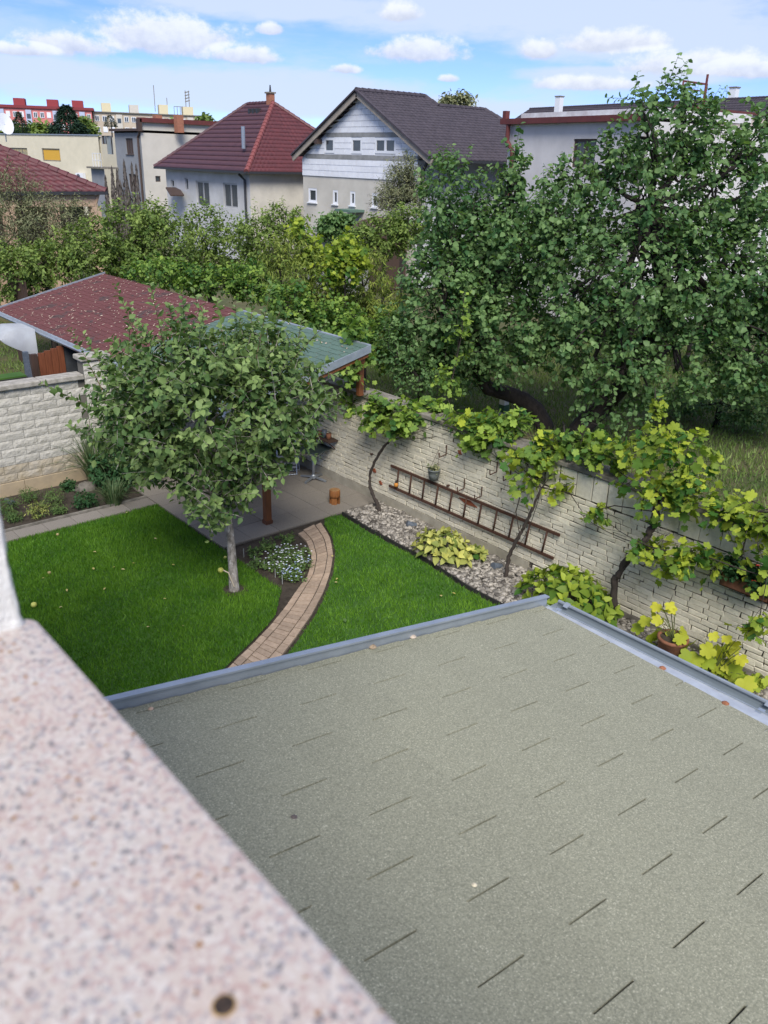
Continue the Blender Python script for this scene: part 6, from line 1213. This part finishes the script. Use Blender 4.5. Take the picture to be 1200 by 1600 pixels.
# ---------------------------------------------------------------- houses on the right behind the fruit trees
wh = thing('white_house', (33, 28, 0), 'grey white flat roofed house with maroon gutter behind the fruit trees', 'house')
zw_ = 7.85; U0 = G(797, 190, zw_); U1 = G(1010, 183, zw_); GW = plaster('grey_white_render', (.64, .61, .585), (.53, .505, .485), .7)
w = Wall(wh, U0, U1, 0, zw_-.1, GW); w.window(894, 217, 930, 262, BRF, CURT, 1, fw=.1, dep=.15); w.build(); b_ = U0+np.array([w.n[0], w.n[1], 0])*-9
Wall(wh, U0, b_, 0, zw_-.1, GW).build(); m_ = MB(); w.obox(m_, 0, w.L, 0, zw_-.12, -9, -.32); m_.build('body', GW, wh)
m_ = MB(); w.obox(m_, -.3, w.L, zw_-.12, zw_+.1, 0, .32); m_.build('gutter', MAROON, wh); m_ = MB(); w.obox(m_, 0, w.L, zw_+.0, zw_+.35, -6, -.6); m_.build('roof_sheet', mat('white_roofing', (.72, .71, .70), (.5, .46, .45), scale=1.5, rough=.6, coords='World'), wh)
MB().tube([w.P(.15, zw_-.1, .2), w.P(.15, zw_-.8, .2), w.P(.45, zw_-1.2, .1), w.P(.45, 0, .1)], .1, 8).build('downpipe', MAROON, wh); m_ = MB(); w.obox(m_, -.22, .0, zw_+.1, zw_+.42, .05, .27); m_.build('gutter_head', MAROON, wh)
dh = thing('dark_roof_house', (45, 38, 0), 'house with a long dark tiled roof seen over the white house', 'house'); z0_ = 12.4
R0, R1 = G(828, 170, z0_), G(1300, 147, z0_); v_ = unit(R1-R0); nn = np.array([v_[1], -v_[0], 0]); nn = nn if nn.dot(CAM-R0) > 0 else -nn
tile_slope(dh, R0+nn*5+(0, 0, -3.4)-v_*2, R1+nn*5+(0, 0, -3.4), R0, R1, TILE_D, 14, colw=.3); tile_slope(dh, R0-nn*5+(0, 0, -3.4)-v_*2, R1-nn*5+(0, 0, -3.4), R0, R1, TILE_D, 8, flat=True); tile_slope(dh, R0+nn*5+(0, 0, -3.4)-v_*2, R0-nn*5+(0, 0, -3.4)-v_*2, R0, R0, TILE_D, 8, flat=True)
Wall(dh, R0+nn*4.6, R1+nn*4.6, 0, z0_-3.4, GW).build(); ridge(dh, [R0, R1], TILE_D, .12)
for px, py, hh in ((880, 166, .95), (1152, 156, 1.0)): p = G(px, py, z0_)+nn*.7; q = MB().b2((p[0]-.35, p[1]-.35, z0_-.7), (p[0]+.35, p[1]+.35, z0_+hh)).build('chimney', WPVC, dh); MB().b2((p[0]-.42, p[1]-.42, z0_+hh), (p[0]+.42, p[1]+.42, z0_+hh+.1)).build('cap', CONC, q)
p = G(849, 172, z0_)+nn*1.2; MB().tube([p+(0, 0, -.9), p+(0, 0, .15)], .13, 8).build('flue', DKGUT, dh)
pk_ = thing('pink_house', (38, 18, 0), 'pinkish cream house with maroon roof rail behind the tallest fruit tree', 'house'); zp = 8.6
V0 = G(1066, 168, zp); V1 = V0+np.array([14., 0, 0]); PINK = plaster('pink_cream', (.58, .49, .43), (.52, .44, .39)); w = Wall(pk_, V0, V1, 0, zp, PINK); w.build(); m_ = MB(); w.obox(m_, 0, w.L, 0, zp-.05, -1.2, -.32); m_.build('body', PINK, pk_); m_ = MB(); w.obox(m_, -.1, w.L, zp, zp+.1, -.4, .1); m_.build('parapet_cap', MAROON, pk_)
m_ = MB(); 
for u in (.6, 2.6): m_.tube([w.P(u, zp, -.5), w.P(u, zp+1.1, -.5)], .045, 6)
m_.tube([w.P(.6, zp+1.1, -.5), w.P(2.6, zp+1.1, -.5)], .045, 6).tube([w.P(.6, zp+.8, -.5), w.P(2.6, zp+.8, -.5)], .03, 6).tube([w.P(1.5, 3, .1), w.P(1.5, zp+1.4, .1)], .06, 6).build('roof_rail', MAROON, pk_)

# ---------------------------------------------------------------- apartment blocks on the skyline
def block(name, label, pl, pr, D, zt_d, m_, rows, cols, stair, roofm, boxes, hgt):
    L_, R_ = PD(pl[0], pl[1], D), PD(pr[0], pr[1], D*1.04); r = thing(name, (L_[0], L_[1], 0), label, 'apartment block', 'apartment blocks on the skyline')
    zt_ = (L_[2]+R_[2])/2; w = Wall(r, L_, R_, 0, zt_, m_, 'facade'); fh = 2.85; wc_ = w.L/cols; wm = None; pm = None
    for i in range(cols):
        for j in range(rows):
            u = (i+.5)*wc_; z = zt_-2.3-j*fh
            if i % stair[0] == stair[1]:
                if j == 0: q = MB(); w.obox(q, u-wc_*.42, u+wc_*.42, zt_-rows*fh-3, zt_-.4, .02, .3); q.build('stair_bay', stair[2], r)
                q = MB(); w.obox(q, u-.5, u+.5, z-.3, z+.9, .31, .36); o = q.build('window', GLASS, r); continue
            q = MB(); w.obox(q, u-wc_*.30, u+wc_*.30, z, z+1.45, .02, .10); o = q.build('window', WPVC, r)
            q = MB(); s_ = wc_*.30-.14; w.obox(q, u-s_, u-.06, z+.14, z+1.3, .101, .13); w.obox(q, u+.06, u+s_, z+.14, z+1.3, .101, .13); q.build('pane', rnd.choice([GLASS, GLASS, CURT, WPVC]), o)
    w.build(); q = MB(); w.obox(q, 0, w.L, 0, zt_-.1, -12, -.05); q.build('body', m_, r); q = MB(); w.obox(q, -.6, w.L+.6, zt_, zt_+hgt, -12.5, .5); q.build('roof_edge', roofm, r)
    for f, bw_, bh_, bmat in boxes: q = MB(); w.obox(q, w.L*f-bw_/2, w.L*f+bw_/2, zt_+hgt, zt_+hgt+bh_, -8, -3); q.build('lift_house', bmat, r)
    return r, w, zt_
REDB = plaster('red_facade', (.58, .20, .19), (.52, .18, .17), .1); BEIGE = plaster('beige_facade', (.50, .42, .32), (.44, .37, .285), .1); YELW = plaster('pale_yellow', (.62, .55, .36), None); BLUEB = plaster('pale_blue_bay', (.42, .47, .60), None)
block('apartment_block', 'red apartment block with blue stair bays on the skyline', (-60, 165), (143, 173), 250, 18, REDB, 4, 19, (4, 1, BLUEB), mat('maroon_roof', (.20, .03, .035), None, rough=.7), ((.43, 3.0, 1.9, mat('lift_red', (.26, .04, .045), None, rough=.8)), (.69, 3.0, 1.9, MATS['lift_red']), (.89, 3.0, 1.9, MATS['lift_red']), (.15, 3, 1.9, MATS['lift_red'])), .7)
_, wb, zb_ = block('apartment_block', 'beige apartment block with yellow lift houses and masts on the skyline', (145, 175.5), (324, 182), 262, 17, BEIGE, 4, 16, (5, 3, PLC2), CONC, ((.12, 2.6, 2.4, YELW), (.36, 2.6, 2.2, PLC2), (.62, 2.6, 2.6, YELW), (.84, 3.0, 2.3, YELW)), .25)
bb_ = bpy.data.objects['apartment_block.001']
ma = MB(); ma.tube([wb.P(wb.L*.55, zb_+1, -5), wb.P(wb.L*.55, zb_+8, -5)], .10, 5).tube([wb.P(wb.L*.66, zb_+1, -5), wb.P(wb.L*.66, zb_+4.8, -5)], .10, 5); u_ = wb.L*.845
for du in (-.5, .5): ma.tube([wb.P(u_+du, zb_+2.4, -5), wb.P(u_+du, zb_+7, -5)], .12, 5)
for k in range(4): ma.tube([wb.P(u_-.7, zb_+4+k*.8, -5), wb.P(u_+.7, zb_+4.4+k*.8, -5)], .14, 5)
for k in range(5): ma.tube([wb.P(wb.L*.72+k*.9, zb_+.2, -5), wb.P(wb.L*.72+k*.9, zb_+2.6, -5)], .08, 5)
ma.tube([wb.P(wb.L*.72, zb_+2.6, -5), wb.P(wb.L*.72+3.6, zb_+2.6, -5)], .08, 5); ma.build('antenna_masts', CONC, bb_)
# thin stone sign-like marker post seen over the wall (white post in the orchard)
p = G(786, 650); o = thing('marker_post', (p[0], p[1], 0), 'short white and green post in the orchard just over the wall', 'post'); MB().b2((p[0]-.09, p[1]-.09, 0), (p[0]+.09, p[1]+.09, .5)).build('post', WPVC, o); MB().b2((p[0]-.1, p[1]-.1, .12), (p[0]+.1, p[1]+.1, .32)).build('band', mat('green_band', (.06, .14, .08), None, rough=.6), o)
